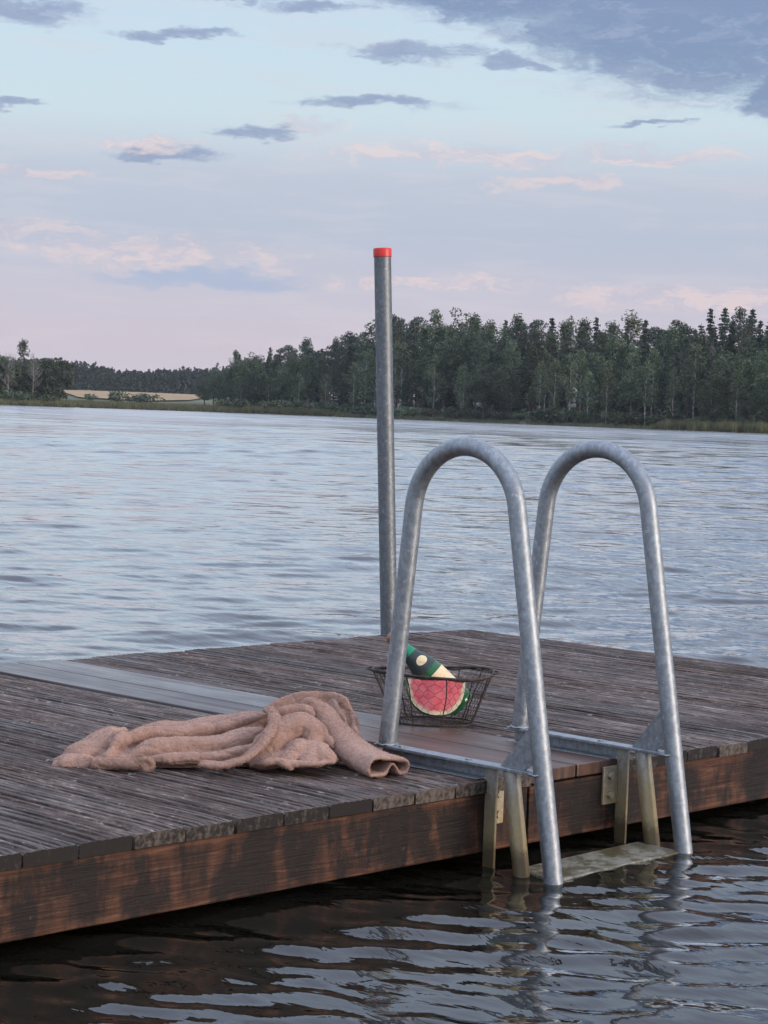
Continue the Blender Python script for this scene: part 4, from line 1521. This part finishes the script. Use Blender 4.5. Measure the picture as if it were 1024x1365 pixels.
n.put(b.inputs['Base Color'], n.mix(n.smooth(st_, 0.45, 0.6), (0.010, 0.030, 0.010, 1), (0.055, 0.15, 0.035, 1)))


sup = lambda c_: math.copysign(abs(c_) ** 0.80, c_)


def melon(label, loc, rot, rx, rz_, th):
    """half-round slab of melon: flat cut top and faces, curved rind"""
    root = empty('melon_wedge', loc)
    root.rotation_euler = rot
    tag(root, label, 'melon')
    bend = lambda p: (p[0], p[1] + 0.42 * max(0.0, -0.010 - p[0]), p[2] * (1 - 0.9 * max(0.0, -0.010 - p[0])))     # two cut faces meet in an upright ridge
    a = np.linspace(math.pi, 2 * math.pi, 29)
    rings = np.linspace(0, 1, 9)
    V, F, W_ = [], [], []
    for side in (-1, 1):
        o_ = len(V)
        for r in rings:
            for t in a:
                q = r * 0.985
                V.append((rx * q * sup(math.cos(t)), side * th / 2 * (1 - 0.05 * r), rz_ * q * sup(math.sin(t))))
                W_.append(r)
        m_ = len(a)
        for i in range(len(rings) - 1):
            for j in range(m_ - 1):
                f = (o_ + i * m_ + j, o_ + i * m_ + j + 1, o_ + (i + 1) * m_ + j + 1, o_ + (i + 1) * m_ + j)
                F.append(f if side > 0 else f[::-1])
    m_ = len(a); nn = len(rings) * m_
    # flat top strip joins the two faces
    left = [i * m_ for i in range(len(rings))][::-1] + [i * m_ + m_ - 1 for i in range(1, len(rings))]
    for p, q in zip(left[:-1], left[1:]):
        F.append((p, q, q + nn, p + nn))
    me = mesh_from('flesh', [bend(p) for p in V], F, mfl_, True)
    at = me.attributes.new('rind', 'FLOAT', 'POINT')
    at.data.foreach_set('value', W_)
    try: me.set_sharp_from_angle(angle=R(35))
    except Exception: pass
    fo = obj('flesh', me, root)
    # rind shell
    V, F = [], []
    for t in a:
        for (q, yy) in ((0.980, -0.44), (0.995, -0.30), (1.02, 0.0), (1.0, 0.42), (0.938, 0.5)):
            V.append((rx * q * sup(math.cos(t)), yy * th * 0.952, rz_ * q * sup(math.sin(t))))
    for i in range(len(a) - 1):
        for j in range(4):
            F.append((i * 5 + j, (i + 1) * 5 + j, (i + 1) * 5 + j + 1, i * 5 + j + 1))
    F += [(0, 1, 2, 3, 4), tuple((len(a) - 1) * 5 + j for j in (4, 3, 2, 1, 0))]
    obj('rind', mesh_from('rind', [bend(p) for p in V], F, mrd, True), root)


def inb(u, v, z):
    c_, s_ = math.cos(BROT), math.sin(BROT)
    return (BK.x + c_ * u - s_ * v, BK.y + s_ * u + c_ * v, BK.z + z)


melon('broad wedge of red melon with pale rind at the front of the wire basket', inb(0.004, -0.046, 0.136), (R(-8), R(1.5), BROT + R(7)), 0.086, 0.106, 0.032)

# bottle
mgl, n, b = material('green_glass', Roughness=0.06, IOR=1.5)
b.inputs['Base Color'].default_value = (0.02, 0.22, 0.06, 1)
b.inputs['Transmission Weight'].default_value = 0.55
b.inputs['Specular IOR Level'].default_value = 0.7
mfo, n, b = material('dark_foil', Metallic=0.3, Roughness=0.42)
t1 = n.noise(n.coord('Object'), 90, 3, 0.6)
n.put(b.inputs['Base Color'], n.mix(t1, (0.022, 0.035, 0.034, 1), (0.05, 0.07, 0.068, 1)))
n.put(b.inputs['Normal'], n.bump(t1, 0.3, 0.004))
mgf, n, b = material('green_foil', Metallic=0.5, Roughness=0.32)
t1 = n.noise(n.coord('Object'), 120, 3, 0.6)
n.put(b.inputs['Base Color'], n.mix(t1, (0.012, 0.16, 0.075, 1), (0.03, 0.30, 0.15, 1)))
mla, n, b = material('cream_label', Roughness=0.6)
t1 = n.noise(n.coord('Object'), 130, 3, 0.7)
n.put(b.inputs['Base Color'], n.mix(n.smooth(t1, 0.56, 0.64), (0.72, 0.60, 0.36, 1), (0.50, 0.37, 0.16, 1)))
mco, n, b = material('copper_foil', Metallic=0.4, Roughness=0.45)
b.inputs['Base Color'].default_value = (0.34, 0.145, 0.075, 1)

b0 = Vector(inb(0.090, 0.030, 0.050)); b1 = Vector(inb(-0.146, 0.040, 0.262))
bot = empty('bottle', b0)
bot.rotation_euler = (b1 - b0).to_track_quat('Z', 'Y').to_euler()
bot.scale = (1.05, 1.05, 1.06)
tag(bot, 'green sparkling wine bottle with cream labels leaning in the basket', 'bottle')


def lathe(name, prof, mat, parent, n_=32, capped=True):
    P = [(0, 0, z) for r, z in prof]
    V, F = [], []
    for r, z in prof:
        for t in np.linspace(0, 2 * np.pi, n_, endpoint=False): V.append((r * math.cos(t), r * math.sin(t), z))
    k = len(prof)
    F = [(i * n_ + j, i * n_ + (j + 1) % n_, (i + 1) * n_ + (j + 1) % n_, (i + 1) * n_ + j) for i in range(k - 1) for j in range(n_)]
    if capped: F += [tuple(range(n_ - 1, -1, -1)), tuple((k - 1) * n_ + j for j in range(n_))]
    me = mesh_from(name, V, F, mat, True)
    try: me.set_sharp_from_angle(angle=R(50))
    except Exception: pass
    return obj(name, me, parent)


def brad(z):
    return np.interp(z, [0, 0.004, 0.010, 0.130, 0.155, 0.180, 0.205, 0.230, 0.272, 0.276, 0.284, 0.29], [0.034, 0.040, 0.0425, 0.0425, 0.0395, 0.0325, 0.0250, 0.0195, 0.0152, 0.0172, 0.0172, 0.0148])


lathe('glass_body', [(float(brad(z)), z) for z in np.concatenate([[0, 0.002, 0.004, 0.007, 0.010], np.linspace(0.02, 0.29, 40)])], mgl, bot)
lathe('neck_foil', [(float(brad(z)) + 0.0006, z) for z in np.linspace(0.148, 0.212, 16)], mfo, bot, capped=False)
lathe('collar_foil', [(float(brad(z)) + 0.0007, z) for z in np.linspace(0.2125, 0.262, 12)], mgf, bot, capped=False)
lathe('cap_foil', [(float(brad(z)) + 0.0012, z) for z in np.linspace(0.2625, 0.29, 8)] + [(0.012, 0.2945), (0.004, 0.296)], mco, bot)


def label_patch(name, z0, z1, half, mat, round_=False, ang0=0.0, off=0.0011):
    V, F = [], []
    A_ = 15; B_ = 11
    for i, u in enumerate(np.linspace(-1, 1, A_)):
        for j, v in enumerate(np.linspace(-1, 1, B_)):
            if round_:
                uu = u * math.sqrt(1 - v * v / 2); vv = v * math.sqrt(1 - u * u / 2)
            else: uu, vv = u, v
            z = (z0 + z1) / 2 + vv * (z1 - z0) / 2
            r = float(brad(z)) + off
            t = ang0 + uu * half
            V.append((r * math.cos(t), r * math.sin(t), z))
    F = [(i * B_ + j, (i + 1) * B_ + j, (i + 1) * B_ + j + 1, i * B_ + j + 1) for i in range(A_ - 1) for j in range(B_ - 1)]
    return obj(name, mesh_from(name, V, F, mat, True), bot)


# side of the bottle that looks up at the camera
to_cam = (bot.rotation_euler.to_matrix().inverted() @ (Vector((CX, CY, CZ + 2.0)) - b0)).normalized()
face = math.atan2(to_cam.y, to_cam.x)
label_patch('neck_label', 0.166, 0.192, 0.55, mla, True, face + 0.15)
label_patch('main_label', 0.045, 0.128, 1.15, mla, False, face)

# ------------------------------------------------------------------ evening haze over the lake
mhz = bpy.data.materials.new('haze')
mhz.use_nodes = True
n = N(mhz.node_tree)
for nd in list(n.nodes): n.nodes.remove(nd)
o_ = n.new('ShaderNodeOutputMaterial')
pv_ = n.new('ShaderNodeVolumePrincipled')
pv_.inputs['Color'].default_value = (0.80, 0.88, 1.0, 1)
pv_.inputs['Density'].default_value = 0.00010
pv_.inputs['Anisotropy'].default_value = 0.0
n.links.new(pv_.outputs[0], o_.inputs['Volume'])
mb = MB()
mb.box(-2200, 2200, -2200, 2200, -2.6, 42)
hz = mb.build('haze', mhz)
tag(hz, 'thin bluish evening haze over the lake', 'haze', kind='stuff')
